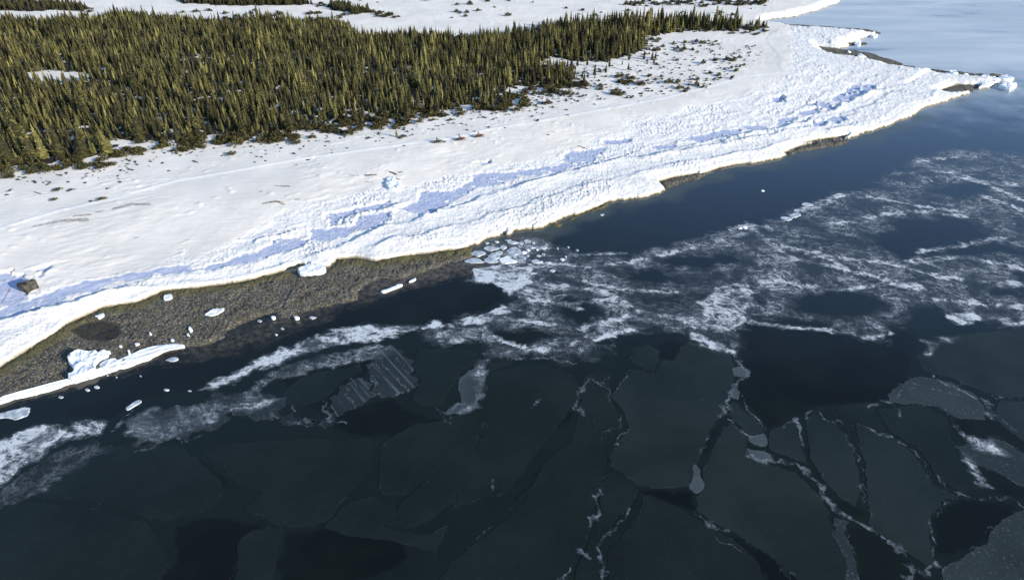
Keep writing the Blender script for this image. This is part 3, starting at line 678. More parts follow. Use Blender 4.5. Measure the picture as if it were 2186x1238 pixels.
for px, w, d in (
 ([(1560,750),(1580,775),(1595,800),(1572,815),(1562,832),(1552,862),(1540,890)], .45, .75), ([(1555,895),(1575,915),(1600,933)], .14, .85), ([(1580,845),(1600,875),(1632,915)], .25, .6),
 ([(1600,975),(1630,985),(1660,985),(1700,995),(1722,1008),(1750,1035),(1765,1060),(1775,1080),(1800,1105)], .42, .80), ([(1800,1105),(1835,1112),(1860,1130),(1885,1150)], .35, .7), ([(1895,1155),(1930,1180),(1950,1215),(1945,1238)], .5, .5),
 ([(1672,912),(1700,896),(1708,920),(1714,955)], .28, .8), ([(1715,890),(1733,874),(1748,880),(1758,893),(1775,900),(1830,908),(1870,922),(1905,935)], .18, .8), ([(1905,935),(1950,965),(1990,1010),(2020,1040),(2052,1058)], .18, .55),
 ([(1800,925),(1815,955),(1838,990),(1843,1050),(1845,1080)], .14, .5), ([(1850,868),(1890,857),(1915,872),(1925,890)], .25, .65), ([(1895,860),(1930,838),(1960,830)], .16, .6), ([(1945,815),(1990,832),(2050,845)], .16, .6),
 ([(1990,800),(2020,822),(2060,838),(2080,850)], .25, .85), ([(2095,850),(2110,865),(2112,885)], .7, .75), ([(2112,888),(2145,905),(2165,920)], .25, .6), ([(2085,833),(2130,850),(2186,850)], .12, .6),
 ([(2085,1030),(2110,1040)], .5, .75), ([(2055,1058),(2090,1066),(2150,1062),(2186,1085)], .14, .6), ([(2050,1058),(2010,1078),(1990,1105),(1987,1140),(1993,1185)], .14, .65), ([(1968,1225),(1985,1215),(2000,1200)], .3, .8),
 ([(1512,940),(1498,958),(1490,985)], .16, .6), ([(1277,1045),(1272,1078),(1280,1088),(1262,1118)], .26, .7), ([(1340,1085),(1330,1112),(1302,1138),(1290,1150),(1273,1168),(1285,1200),(1290,1245)], .26, .72), ([(1240,1178),(1252,1190)], .5, .7), ([(1216,1212),(1203,1245)], .25, .6),
 ([(1258,808),(1282,822),(1302,838),(1298,860)], .2, .6), ([(1255,812),(1235,840),(1225,870),(1245,885)], .3, .5), ([(1320,885),(1322,912),(1288,925)], .16, .55), ([(1343,915),(1318,938),(1311,958)], .16, .65), ([(1150,855),(1138,872)], .4, .6), ([(1480,1095),(1520,1125),(1555,1138)], .3, .6), ([(1510,1140),(1550,1160),(1580,1178)], .10, .5),
 ([(1300,800),(1290,820),(1310,850)], .2, .4), ([(1110,765),(1070,757),(1120,768),(1180,765)], .25, .75), ([(1190,770),(1230,775),(1260,768)], .4, .75), ([(1345,785),(1332,808),(1318,830)], .14, .5),
 ([(1035,760),(1030,800),(1025,850),(1010,872)], .35, .6), ([(955,880),(980,862),(1010,862)], .3, .6), ([(930,870),(950,890),(960,905)], .3, .4),
 ([(790,800),(806,838),(830,850),(860,840)], .16, .6), ([(800,750),(830,790),(875,835)], .10, .75), ([(830,745),(860,780),(885,810)], .10, .7), ([(795,760),(815,800),(850,845)], .08, .6), ([(690,860),(705,900),(740,905)], .25, .6), ([(625,868),(640,905),(700,912)], .2, .5), ([(735,830),(760,870)], .2, .4), ([(750,810),(780,860)], .15, .45),
 ([(262,900),(275,880),(300,862)], .35, .7), ([(270,888),(240,920)], .2, .6), ([(300,880),(320,910),(322,935)], .12, .6), ([(365,905),(362,938),(395,942)], .14, .65), ([(395,942),(430,932)], .12, .8), ([(555,855),(590,895)], .12, .5), ([(575,875),(600,900),(630,900)], .2, .4),
 ([(290,965),(330,955),(345,945)], .25, .4), ([(1040,1060),(1060,1040),(1052,1025)], .2, .4), ([(1085,1085),(1100,1075)], .15, .4), ([(1020,1148),(1050,1120)], .15, .35), ([(1500,860),(1495,850)], .2, .5),
 ([(1690,460),(1780,430)], .3, .5), ([(1560,492),(1600,480),(1640,486)], .4, .6), ([(1200,547),(1330,542)], .3, .5), ([(1600,690),(1700,700),(1780,706),(1860,722),(1900,712)], .35, .7), ([(1700,452),(1790,418)], .5, .55),
 ([(900,700),(960,695),(990,700)], .3, .5), ([(1600,480),(1640,520),(1750,545),(1880,560),(2000,590),(2186,610)], .7, .62), ([(1640,520),(1700,555),(1800,575)], .5, .55), ([(1780,480),(1880,460),(1960,452),(2060,462)], .7, .6), ([(1900,375),(1990,365),(2060,375),(2186,430)], .7, .6), ([(1960,345),(2050,335)], .6, .55), ([(1950,560),(2060,550),(2186,575)], .8, .6), ([(1180,610),(1280,620),(1380,670),(1500,690),(1560,680)], .9, .68), ([(1250,700),(1340,678),(1420,690)], .8, .68), ([(1000,600),(1090,600),(1150,640),(1240,660)], .4, .5),
 ([(2100,420),(2186,450)], 1.0, .6), ([(2050,380),(2186,400)], 1.2, .58), ([(1590,600),(1600,650),(1540,690)], .8, .55), ([(1130,640),(1210,650),(1300,640),(1400,655)], .4, .6), ([(1150,560),(1260,570),(1350,560),(1480,530)], .5, .6), ([(1240,600),(1330,620),(1440,625)], .4, .55), ([(1480,700),(1560,700),(1590,680)], .5, .65), ([(1060,680),(1150,690),(1250,705)], .5, .62), ([(1050,720),(1120,745),(1220,750)], .4, .58), ([(1740,540),(1820,580),(1900,600)], .5, .6), ([(1850,420),(1960,440),(2060,455)], .5, .6), ([(1660,600),(1780,620),(1870,612)], .5, .55), ([(2000,640),(2100,650),(2186,655)], .6, .62), ([(1960,540),(2080,520),(2186,500)], .5, .5)):
    stroke(px, w, d)
for k, (O, mm) in enumerate(plate_outlines):
    if mm is NIL_D: stroke(np.vstack([O[::3], O[:1]]), .08, .13, .9)
    elif mm is NIL_M: stroke(np.vstack([O[::3], O[:1]]), .08, .20, 1.1)
    else: stroke(np.vstack([O[::3], O[:1]]), .11, .30, .9)
dens = dens*sstep(-.2, .4, -LSD); line = line*sstep(-.2, .4, -LSD)
# thin skin: crumbs drifting near the shore
poly_d([(1010,540),(1060,515),(1140,508),(1180,530),(1240,545),(1200,575),(1150,575),(1100,568),(1040,560)], .42, 1.5)
m = mat('slush_ice', (.62, .68, .74), .7, .3); t = NT(m)
p = t.pos()
wp = t.n('ShaderNodeTexNoise'); wp.inputs['Scale'].default_value = .11; wp.inputs['Detail'].default_value = 4; t.l(p, wp.inputs['Vector'])
vs = t.n('ShaderNodeVectorMath', operation='SUBTRACT'); t.l(wp.outputs['Color'], vs.inputs[0]); vs.inputs[1].default_value = (.5, .5, .5)
vm = t.n('ShaderNodeVectorMath', operation='SCALE'); t.l(vs.outputs[0], vm.inputs[0]); vm.inputs['Scale'].default_value = 9.0
va = t.n('ShaderNodeVectorMath', operation='ADD'); t.l(p, va.inputs[0]); t.l(vm.outputs[0], va.inputs[1])
mp = t.n('ShaderNodeMapping'); t.l(va.outputs[0], mp.inputs['Vector']); mp.inputs['Rotation'].default_value = (0, 0, R(14)); mp.inputs['Scale'].default_value = (.72, 1.0, 1)
f1 = t.noise(1.0, 9, .74, vec=mp.outputs[0])
f0 = t.noise(.14, 5, .65, vec=va.outputs[0])
f2 = t.noise(3.6, 6, .8, vec=mp.outputs[0])
f3 = t.noise(.38, 6, .65, vec=mp.outputs[0])
rid = t.math('SUBTRACT', 1.0, t.math('MULTIPLY', t.math('ABSOLUTE', t.math('SUBTRACT', f3, .5)), 9.0), clamp=True)
rid2 = t.math('SUBTRACT', 1.0, t.math('MULTIPLY', t.math('ABSOLUTE', t.math('SUBTRACT', t.noise(.95, 5, .6, vec=mp.outputs[0]), .5)), 8.0), clamp=True)
fib = t.math('ADD', t.math('MULTIPLY', t.ramp(f1, .44, .66), .55), t.math('ADD', t.math('MULTIPLY', rid, .75), t.math('MULTIPLY', rid2, .5)))
fib = t.math('MULTIPLY', fib, t.ramp(f0, .36, .58, .24, 1.15))
fib = t.math('MULTIPLY', fib, t.ramp(f2, .30, .62, .45, 1.2))
de = t.attr('dens')
al_ = t.math('MULTIPLY', de, t.math('ADD', t.math('MULTIPLY', fib, 1.25), t.math('MULTIPLY', de, .62)))
alpha = t.ramp(al_, .10, 1.0, 0, .90, smooth=False)
alpha = t.math('MAXIMUM', alpha, t.math('MULTIPLY', t.ramp(de, .05, .35), t.ramp(t.noise(.5, 6, .7), .3, .7, .02, .11)))
n4 = t.noise(2.6, 6, .8); n5 = t.noise(.5, 3, .6)
ln = t.math('MULTIPLY', t.attr('line'), t.math('MULTIPLY', t.ramp(n4, .36, .66, .25, 1.5), t.ramp(n5, .38, .6, .25, 1.15)))
alpha = t.math('MAXIMUM', alpha, t.ramp(ln, .06, .95, 0, .64, smooth=False))
t.l(alpha, t.b.inputs['Alpha'])
col = t.mix(t.ramp(al_, .3, .9), (.24, .29, .34), (.66, .71, .76))
t.l(col, t.b.inputs['Base Color'])
t.bump(f2, .5, .15)
sl_ = sub_mesh('slush_ice', np.full(FX.shape, .074), (dens > .03) | (line > .03), m, {'dens': dens, 'line': line})
tag(sl_, 'wispy white slush and frost lines drifting on the dark water', kind='stuff')

# ------------------------------------------------------------------ white floes and blocks of ice
WICE = mat('white_ice', (.84, .87, .90), .6, .4); t = NT(WICE)
n1 = t.noise(1.2, 5, .65)
t.l(t.mix(t.ramp(n1, .35, .65), (.70, .76, .84), (.90, .91, .92)), t.b.inputs['Base Color']); t.bump(n1, .8, .2)
GICE = mat('thin_white_ice', (.42, .48, .55), .5, .5); t = NT(GICE)
n1 = t.noise(1.0, 5, .65)
t.l(t.mix(t.ramp(n1, .35, .65), (.26, .31, .36), (.58, .63, .68)), t.b.inputs['Base Color']); t.bump(n1, .5, .08)
def floe(O, z0, top, rough, material, name='ice_floe', seed=0):
    """an irregular floe: cut sides, uneven top with rings of vertices"""
    c = O.mean(axis=0); n = len(O); V = []; F = []
    fr = [1.0, 1.0, .93, .75, .5, .25]; zz = [z0, None, None, None, None, None]
    for k, f in enumerate(fr):
        for (x, y) in O:
            px_, py_ = c[0]+(x-c[0])*f, c[1]+(y-c[1])*f
            if k == 0: z = z0
            else:
                nz = float(noise(np.array([px_/1.3]), np.array([py_/1.3]), 400+seed)[0])
                nz2 = float(noise(np.array([px_/.5]), np.array([py_/.5]), 410+seed)[0])
                z = z0 + (top-z0)*(.72 if k == 1 else 1.0) + rough*(nz+.4*nz2)*(0.4 if k == 1 else 1)
            V.append((px_, py_, z))
    V.append((c[0], c[1], top+rough*.2))
    for k in range(len(fr)-1):
        for i in range(n):
            j = (i+1) % n
            F.append((k*n+i, k*n+j, (k+1)*n+j, (k+1)*n+i))
    last = (len(fr)-1)*n
    for i in range(n): F.append((last+i, last+(i+1) % n, len(V)-1))
    F.append(tuple(reversed(range(n))))
    area = np.sum(O[:, 0]*np.roll(O[:, 1], -1)-np.roll(O[:, 0], -1)*O[:, 1])
    if area < 0: F = [tuple(reversed(q)) for q in F]
    me = bpy.data.meshes.new(name); me.from_pydata(V, [], F); me.update(); me.materials.append(material)
    o = bpy.data.objects.new(name, me); SC.collection.objects.link(o)
    return o
def blob_px(cx, cy, rx, ry, seed, n=16):
    rs = random.Random(seed)
    a0 = rs.random()*6
    k1, k2 = rs.uniform(.08, .3), rs.uniform(.08, .22)
    return [(cx+rx*math.cos(a)*(1+k1*math.sin(2*a+a0)+k2*math.sin(5*a+2*a0)), cy+ry*math.sin(a)*(1+k1*math.sin(3*a+a0)+k2*math.cos(4*a))) for a in [2*math.pi*i/n for i in range(n)]]
def put_floe(px, z0, top, rough, mm, label, group=None, seed=0, zref=0.0, amp=.18, step=.35, name='ice_floe', cat='ice floe'):
    P = GP(px, zref)
    L = np.hypot(*(np.roll(P, -1, 0)-P).T).sum(); step = max(step*.5, min(step, L/24))
    O = ragged(P, amp, step, 500+seed, 0)
    return tag(floe(O, z0, top, rough, mm, name, seed), label, cat, group)
put_floe([(144,765),(165,750),(185,752),(204,745),(215,762),(205,778),(204,792),(180,805),(158,814),(143,808),(158,795),(150,782)], .1, 1.15, .3, WICE, 'big jagged white ice block stranded on the brown rocks', seed=1, zref=.7, name='ice_block', cat='ice block')
put_floe([(207,755),(222,749),(236,751),(230,764),(212,768)], .1, .8, .2, WICE, 'small white ice block touching the upper right of the big block', seed=2, zref=.5, name='ice_block', cat='ice block')
put_floe([(213,778),(232,768),(250,766),(258,775),(245,788),(220,790)], .1, .75, .2, WICE, 'rounded white ice block between the big block and the white ice rim', seed=3, zref=.5, name='ice_block', cat='ice block')
put_floe([(636,575),(660,566),(690,566),(697,573),(690,580),(660,586),(640,584)], .2, 1.2, .15, WICE, 'smooth white snow hummock bulging over the rocks from the snow edge', seed=4, zref=.8, name='ice_block', cat='ice block')
put_floe([(435,672),(455,662),(480,658),(470,670),(452,676)], .2, .6, .1, WICE, 'pointed white snow patch alone on the brown rocks', seed=5, zref=.4, name='snow_patch', cat='snow patch')
put_floe([(202,676),(222,670),(224,676),(210,681)], .2, .6, .08, WICE, 'thin white snow sliver above the dark rock hollow', seed=6, zref=.4, name='snow_patch', cat='snow patch')
put_floe([(350,632),(366,628),(368,637),(352,641)], .2, .6, .08, WICE, 'small snow patch on rocks just under the snow edge', seed=7, zref=.4, name='snow_patch', cat='snow patch')
for i, (x, y, rx, ry) in enumerate([(321,713,4,3),(407,704,4,5),(402,717,4,2.5),(258,741,3,2),(293,736,5,2),(277,757,3,2.5),(291,768,2.5,1.6),(368,727,2,1.5),(634,679,4,2),(584,679,4,2),(275,750,2,1.5)]):
    put_floe(blob_px(x, y, rx, ry, i), .15, .65, .1, WICE, 'small white ice lump scattered on the brown rocks', 'small ice lumps on the rocks', seed=20+i, zref=.4, amp=.08, step=.2, name='ice_lump', cat='ice lump')
# rim of white ice frozen to the rocks' outer edge
put_floe([(-60,872),(0,850),(70,833),(135,815),(180,808),(222,790),(262,776),(296,764),(303,748),(330,738),(372,734),(396,735),(394,741),(360,744),(335,757),(310,768),(262,785),(200,803),(135,824),(70,841),(0,858),(-60,880)], -.2, .55, .12, WICE, 'long white strip of ice curving along the outer edge of the rocks', seed=30, zref=.3, name='ice_strip', cat='ice strip')
put_floe([(812,624),(830,618),(850,610),(860,608),(858,612),(838,620),(818,627)], -.1, .3, .06, WICE, 'thin white ice sliver floating off the rock shelf', seed=31, amp=.06, step=.25)
put_floe([(872,604),(880,599),(888,595),(889,598),(880,603)], -.1, .3, .05, WICE, 'shorter white ice sliver just right of the thin sliver', seed=32, amp=.05, step=.2)
put_floe([(350,770),(365,763),(380,764),(382,769),(370,773)], -.1, .12, .03, GICE, 'grey ice floe off the end of the white rim', seed=33, amp=.1)
put_floe([(-20,893),(0,885),(30,876),(55,868),(64,872),(62,885),(45,895),(30,897),(20,890),(0,893)], -.1, .12, .04, GICE, 'ragged grey ice floe at the left edge of the water', seed=34, amp=.3)
put_floe([(268,872),(285,860),(300,854),(303,858),(290,866),(272,876)], -.1, .12, .04, GICE, 'slim pale floe at the head of the left raft', seed=35, amp=.12)
for i, (x, y, rx, ry, mm) in enumerate([(1021,542,16,6,GICE),(1049,531,16,5,GICE),(1055,548,14,7,GICE),(1065,541,10,4,GICE),(1097,538,17,8,GICE),(1084,557,17,8,WICE),(1012,558,22,5,GICE),(1048,557,16,6,GICE),(1074,529,8,5,GICE),(1096,519,11,3,GICE),
        (1119,540,5,3,WICE),(1128,535,4,2.5,WICE),(1201,555,4,2.5,WICE),(1147,534,2.5,1.8,WICE),(1179,579,6,2.5,GICE),(1113,520,4,3,GICE),(1125,516,7,3,GICE),(1145,559,12,4,GICE),(1232,535,5,2,GICE),(1213,529,4,2,GICE),(1190,531,3,2,GICE),(1136,529,5,2,GICE),
        (1150,547,5,2,GICE),(1160,530,7,2.5,GICE),(1208,549,3,1.5,WICE),(1170,562,6,2,GICE),(1085,514,6,2,GICE),(1139,520,4,2,GICE),(1118,553,5,2,GICE),(1060,517,5,2,GICE),(1040,520,4,2,GICE),(1127,547,4,2,GICE),(1628,408,3,1.5,WICE),(1285,459,5,2,GICE),(1160,544,4,2,GICE)]):
    put_floe(blob_px(x, y, rx, ry, 50+i, 14), -.1, .16, .04, mm, ('small' if rx < 6 else 'broad')+(' bright white' if mm is WICE else ' grey')+' floe '+('nearest the rocks' if x < 1040 else 'in the middle of the floe cluster' if x < 1110 else 'drifting right of the floe cluster' if x < 1300 else 'alone by the snow edge')+(', upper side' if y < 535 else ', lower side') if i != 32 else 'lone tiny white floe in the open blue water', 'small floes clustered off the snow edge' if i != 32 else None, seed=50+i, amp=.12, step=.25)
for i, (x, y, rx, ry) in enumerate([(187,833,6,3),(207,827,6,3),(131,848,5,2),(300,803,3,1.5),(230,802,2,1.2),(249,806,2,1.2),(668,679,7,3),(603,702,3,2),(590,715,3,2),(356,833,6,2),(405,835,4,1.5),(554,686,5,2)]):
    put_floe(blob_px(x, y, rx, ry, 90+i, 12), -.1, .12, .03, GICE, 'small grey floe drifting in the black water along the rocks', 'small floes along the rocky shore', seed=90+i, amp=.08, step=.2)
for i, (x, y, rx, ry, tp, lab) in enumerate([(2152,184,17,7,1.9,'white ice block at the very tip of the point, lowest of the outer blocks'),(2148,168,15,4,1.5,'flat topped white ice block above the tip block'),(2122,172,12,5,1.4,'white ice block just left of the tip blocks'),(2102,166,11,5,1.6,'rounded white ice block third from the tip'),
        (2036,157,10,4,1.8,'tall white ice block on the far edge of the point'),(2062,163,8,3,1.0,'low white ice block inland of the third tip block'),(1900,172,26,5,1.5,'long smooth white snow mound inside the point'),(1838,121,8,2.5,1.2,'white ice block lying on the black rocks of the point'),(1812,112,3,2,1.0,'small ice block on the black rocks of the point'),(1832,94,7,3,1.2,'white ice block beside the small inlet'),(1866,77,9,3,1.3,'white ice block at the end of the upper spit'),
        (1683,466,12,4,.35,'white floe at the left end of the floe row by the slush'),(1725,437,9,3,.35,'white floe in the middle of the floe row by the slush'),(1790,417,12,4,.4,'white floe at the right end of the floe row by the slush'),(1700,459,14,4,.3,'white floe second from left in the row by the slush'),(1580,488,4,2,.3,'tiny white floe on the slush edge'),(1591,486,4,2,.3,'tiny white floe right beside another on the slush edge')]):
    nm = 'ice_block' if tp > .5 else 'ice_floe'
    put_floe(blob_px(x, y, rx, ry, 120+i, 14), -.3, tp*.62 if tp > .5 else .12, .3 if tp > .5 else .03, WICE if tp > .5 or i > 14 else GICE, lab, 'ice blocks and floes by the point' if tp > .5 else 'white floes along the slush edge', seed=120+i, zref=tp*.3, amp=.45, step=.6, name=nm, cat=nm.replace('_', ' '))

# ------------------------------------------------------------------ conifers
NEEDLE = mat('needles', (.06, .06, .02), .75, .2); t = NT(NEEDLE)
oi = t.n('ShaderNodeObjectInfo'); a = t.attr('tint')
r_ = t.math('ADD', a, t.math('MULTIPLY', oi.outputs['Random'], .0))
c = t.mix(r_, (.012, .012, .007), (.250, .235, .080))
c = t.mix(t.ramp(a, .93, .97), c, (.15, .09, .05))
t.l(c, t.b.inputs['Base Color'])
BARK = mat('bark', (.07, .055, .04), .9, .2); t = NT(BARK)
t.l(t.mix(t.noise(8, 4), (.04, .032, .025), (.11, .09, .07)), t.b.inputs['Base Color'])
TWIG = mat('bare_twigs', (.09, .065, .04), .9, .2); t = NT(TWIG)
t.l(t.mix(t.noise(5, 3), (.05, .038, .022), (.13, .09, .05)), t.b.inputs['Base Color'])

def crown_geo(seed, whorls, nb, rad, lo=.05, droop=.25, ragged_=.35):
    """unit-height spruce crown: whorls of drooping boughs, each several needle blades"""
    rs = random.Random(seed); V = []; F = []; T = []
    def tri(a, b, c, tt): 
        k = len(V); V.extend((a, b, c)); F.append((k, k+1, k+2)); T.extend((tt, tt, tt))
    bald = rs.random()*6.28
    for w in range(whorls):
        f = w/(whorls-1); z = lo+(1-lo-.03)*f
        rz = rad*((1-f)**.8*.95+.05)*(1-ragged_*.5+ragged_*rs.random())
        if f < .12: rz *= .75+.25*f/.12
        for b in range(nb):
            a = 6.28*b/nb+rs.random()*.7+w*1.3
            r = rz*(.7+.5*rs.random())
            if abs(((a-bald+3.14) % 6.28)-3.14) < .5 and rs.random() < .5: r *= .55
            ca, sa = math.cos(a), math.sin(a)
            dz = -r*droop*(.5+rs.random())+.01
            zz = z+(rs.random()-.5)*.03
            tt = (rs.random()**1.6*.8+.08)*(.75+.4*f)  # upper boughs tinted lighter: sunlit tops put into the needle colour
            tip = (ca*r, sa*r, zz+dz)
            wd = r*.34+.006
            mid = (ca*r*.6, sa*r*.6, zz+dz*.45)
            root = (ca*r*.05, sa*r*.05, zz+.035)
            L_ = (mid[0]-sa*wd, mid[1]+ca*wd, mid[2]-.012); R__ = (mid[0]+sa*wd, mid[1]-ca*wd, mid[2]-.012)
            tri(root, R__, tip, tt); tri(root, tip, L_, tt*.9)
            # hanging and rising blades
            tri((ca*r*.3, sa*r*.3, zz+dz*.2), (ca*r*.75, sa*r*.75, zz+dz*.7-.045), (tip[0], tip[1], tip[2]+.012), tt*.6)
            tri((ca*r*.15, sa*r*.15, zz+.0), (ca*r*.45, sa*r*.45, zz+dz*.3-.04), (ca*r*.6, sa*r*.6, zz+dz*.4+.03), tt*.75)
    # solid core added inside the crown, its dark tint painted in as shade
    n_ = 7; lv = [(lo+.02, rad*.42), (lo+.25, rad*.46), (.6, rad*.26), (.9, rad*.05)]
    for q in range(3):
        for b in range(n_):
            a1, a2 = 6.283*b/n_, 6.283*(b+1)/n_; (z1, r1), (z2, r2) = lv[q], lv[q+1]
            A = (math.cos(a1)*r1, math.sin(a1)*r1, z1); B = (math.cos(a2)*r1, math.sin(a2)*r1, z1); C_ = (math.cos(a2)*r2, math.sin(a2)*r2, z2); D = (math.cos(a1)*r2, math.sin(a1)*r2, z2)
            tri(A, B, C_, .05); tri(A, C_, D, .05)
    # leader
    for b in range(4):
        a = b*1.57+rs.random()
        tri((math.cos(a)*.014, math.sin(a)*.014, .93), (math.cos(a+1.57)*.014, math.sin(a+1.57)*.014, .93), (0, 0, 1.02), .5)
    return np.array(V), np.array(F), np.clip(np.array(T), 0, .92)
def shrub_geo(seed, n=220, flat=.45):
    """unit-radius low conifer mound of leaf blades on short stems"""
    rs = random.Random(seed); V = []; F = []; T = []
    lobes = [(rs.uniform(-.55, .55), rs.uniform(-.55, .55), rs.uniform(.35, .6), rs.uniform(.6, 1.25)) for _ in range(5)]+[(0, 0, .6, 1.2)]
    for i in range(n):
        lx, ly, lr, lh = rs.choice(lobes)
        a = rs.random()*6.28; e = rs.random()**.7*1.5
        nx, ny, nz = math.cos(a)*math.cos(e), math.sin(a)*math.cos(e), math.sin(e)
        k = rs.uniform(.65, 1.08)
        p = Vector((lx+nx*lr*k, ly+ny*lr*k, nz*lr*flat*2*lh*k+.02))
        s = rs.uniform(.10, .24)
        d = Vector((nx+rs.uniform(-.5, .5), ny+rs.uniform(-.5, .5), nz*.8+rs.uniform(0, .8))).normalized()
        q = d.cross(Vector((rs.random()-.5, rs.random()-.5, rs.random()-.5))).normalized()
        tt = rs.random()*.8
        for sgn in (1, -1):
            b = len(V); V += [tuple(p-d*s*.5), tuple(p+q*s*.38*sgn), tuple(p+d*s)]; F.append((b, b+1, b+2)); T += [tt, tt, min(.9, tt+.1)]
    return np.array(V), np.array(F), np.array(T)
def trunk_geo(n=6, r=.014, top=.97, lo=-.06):
    V = []; F = []
    for z, k in ((lo, 1.25), (.05, 1.0), (.5, .55), (top, .1)):
        for i in range(n):
            a = 6.28318*i/n; V.append((math.cos(a)*r*k, math.sin(a)*r*k, z))
    for s in range(3):
        for i in range(n):
            j = (i+1) % n; F.append((s*n+i, s*n+j, (s+1)*n+j)); F.append((s*n+i, (s+1)*n+j, (s+1)*n+i))
    return np.array(V), np.array(F)
def geo_mesh(name, V, F, m, T=None):
    me = bpy.data.meshes.new(name)
    nf = len(F); me.vertices.add(len(V)); me.vertices.foreach_set('co', V.astype(np.float32).ravel())
    me.loops.add(nf*3); me.loops.foreach_set('vertex_index', F.astype(np.int32).ravel())
    me.polygons.add(nf); me.polygons.foreach_set('loop_start', np.arange(0, nf*3, 3, dtype=np.int32))
    me.update(calc_edges=True)
    if T is not None:
        a = me.attributes.new('tint', 'FLOAT', 'POINT'); a.data.foreach_set('value', T.astype(np.float32))
    me.materials.append(m); return me

# positions in the wood: jittered, thinned by noise
pts = []
x0, y0, x1, y1 = FOREST[:, 0].min(), FOREST[:, 1].min(), FOREST[:, 0].max(), FOREST[:, 1].max()
S = 1.78
gx, gy = np.meshgrid(np.arange(max(x0, -330), x1, S), np.arange(y0, min(y1, 420), S))
px_ = gx.ravel()+(rng.rand(gx.size)-.5)*S*1.1; py_ = gy.ravel()+(rng.rand(gx.size)-.5)*S*1.1
ins = inside(FOREST, px_, py_)
for P in CLEAR: ins &= ~inside(P, px_, py_)
ins &= (np.abs(px_)/np.maximum(py_, 1) < .88)
ins &= fbm(px_/7, py_/7, 2, 141) > -.30
ins &= rng.rand(len(px_)) > .30*sstep(0, 60, px_)
px_, py_ = px_[ins], py_[ins]
fd = dist_line(FOREST, px_, py_, True)
keep = (fd > 2.5) | (rng.rand(len(px_)) < .6)
px_, py_, fd = px_[keep], py_[keep], fd[keep]
pz_ = ground_z(np.stack([px_, py_], -1))
hts = (4.0+3.2*sstep(-20, 70, px_)+2.4*fbm(px_/22, py_/22, 2, 143)+(rng.rand(len(px_)) < .07)*2.6)
hts = np.clip(hts, 2.4, 12)
hts *= sstep(-1.0, 7, fd)*.45+.55
hts = np.where(fd < 5, hts*(.45+.5*rng.rand(len(px_))), hts)
hts = hts*(.62+.5*rng.rand(len(px_)))
dist_c = np.sqrt(px_**2+py_**2+68**2)
# a few tall broad ones at the left front, as seen in the picture
big = [(300,300,9,.19),(130,338,9.5,.24),(20,352,10.5,.24),(290,195,11,.19),(70,340,9.5,.24),(460,235,9,.2),(230,330,6.5,.26),(180,335,7,.26),(95,340,8,.24),(380,300,6.5,.2),(420,280,7,.2),(520,285,6.5,.2),(620,280,6.5,.22),(870,250,6,.22),(1150,170,8,.13),(860,130,8,.2),(350,180,8,.22),(180,250,8,.22),(560,180,8,.2),(40,300,10,.2),(760,262,5.5,.24)]
NV = 7
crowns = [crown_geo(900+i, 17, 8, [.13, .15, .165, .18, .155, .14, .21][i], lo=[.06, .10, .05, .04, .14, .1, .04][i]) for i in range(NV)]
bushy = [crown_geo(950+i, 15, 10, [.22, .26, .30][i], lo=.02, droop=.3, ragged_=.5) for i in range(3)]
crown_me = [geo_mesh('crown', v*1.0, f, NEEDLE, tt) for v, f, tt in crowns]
bushy_me = [geo_mesh('crown', v*1.0, f, NEEDLE, tt) for v, f, tt in bushy]
tv, tf = trunk_geo(); trunk_me = geo_mesh('trunk', tv, tf, BARK)
# per tree shade of green: five shades of each crown mesh so that copies differ
def shade(me, k):
    m2 = me.copy(); a = m2.attributes['tint']; arr = np.empty(len(a.data), np.float32); a.data.foreach_get('value', arr)
    a.data.foreach_set('value', np.clip(arr*k[0]+k[1], 0, .92)); return m2
SH = [(1.0, 0.0), (.45, 0), (.95, .25), (.3, .03)]
crown_all = [[shade(m_, k) for k in SH] for m_ in crown_me]
bushy_all = [[shade(m_, k) for k in SH] for m_ in bushy_me]
def tree(x, y, z, h, bush, label, group, wide=1.0):
    e = empty('spruce_tree', (x, y, z-.1), random.random()*6.28)
    e.scale = (h*wide, h*wide, h)
    k = random.randrange(4)
    me = random.choice(bushy_all)[k] if bush else random.choice(crown_all)[k]
    c_ = bpy.data.objects.new('crown', me); SC.collection.objects.link(c_); c_.parent = e
    t_ = bpy.data.objects.new('trunk', trunk_me); SC.collection.objects.link(t_); t_.parent = e
    return tag(e, label, 'tree', group)
n_ind = 300-len(big)-2
pt = np.clip(1.0+.9*fbm(px_/14, py_/14, 2, 151), .5, 1.4); brn = np.clip(fbm(px_/20, py_/20, 2, 153)-.15, 0, 1)*.5+.08*sstep(20, 120, px_)
order = np.argsort(dist_c-hts*3+np.where(fd < 8, -12, 0)+np.where(fd > 60, 30, 0))
ind = order[:n_ind]; rest = order[n_ind:]
def zone(x, y):
    u = x/(y*math.cos(PITCH)+68*math.sin(PITCH))*FPX+CX
    return 'at the left corner of the wood, left of the snow notch' if u < 265 else 'between the snow notch and the round lone shrub' if u < 500 else 'above the broad green shrub' if u < 760 else 'above the snowmobiles' if u < 1040 else 'toward the open snow bay at the right'
for i in ind:
    zn = zone(px_[i], py_[i]); zg = ' '+zn
    b = fd[i] < 4.5 or random.random() < .12
    if b: tree(px_[i], py_[i], pz_[i], hts[i]*.85, True, 'short bushy spruce, '+zn, 'bushy spruces'+zg, random.uniform(.8, 1.15))
    else: tree(px_[i], py_[i], pz_[i], hts[i], False, 'slender olive spruce, '+zn, 'slender spruces'+zg, random.uniform(.9, 1.25))
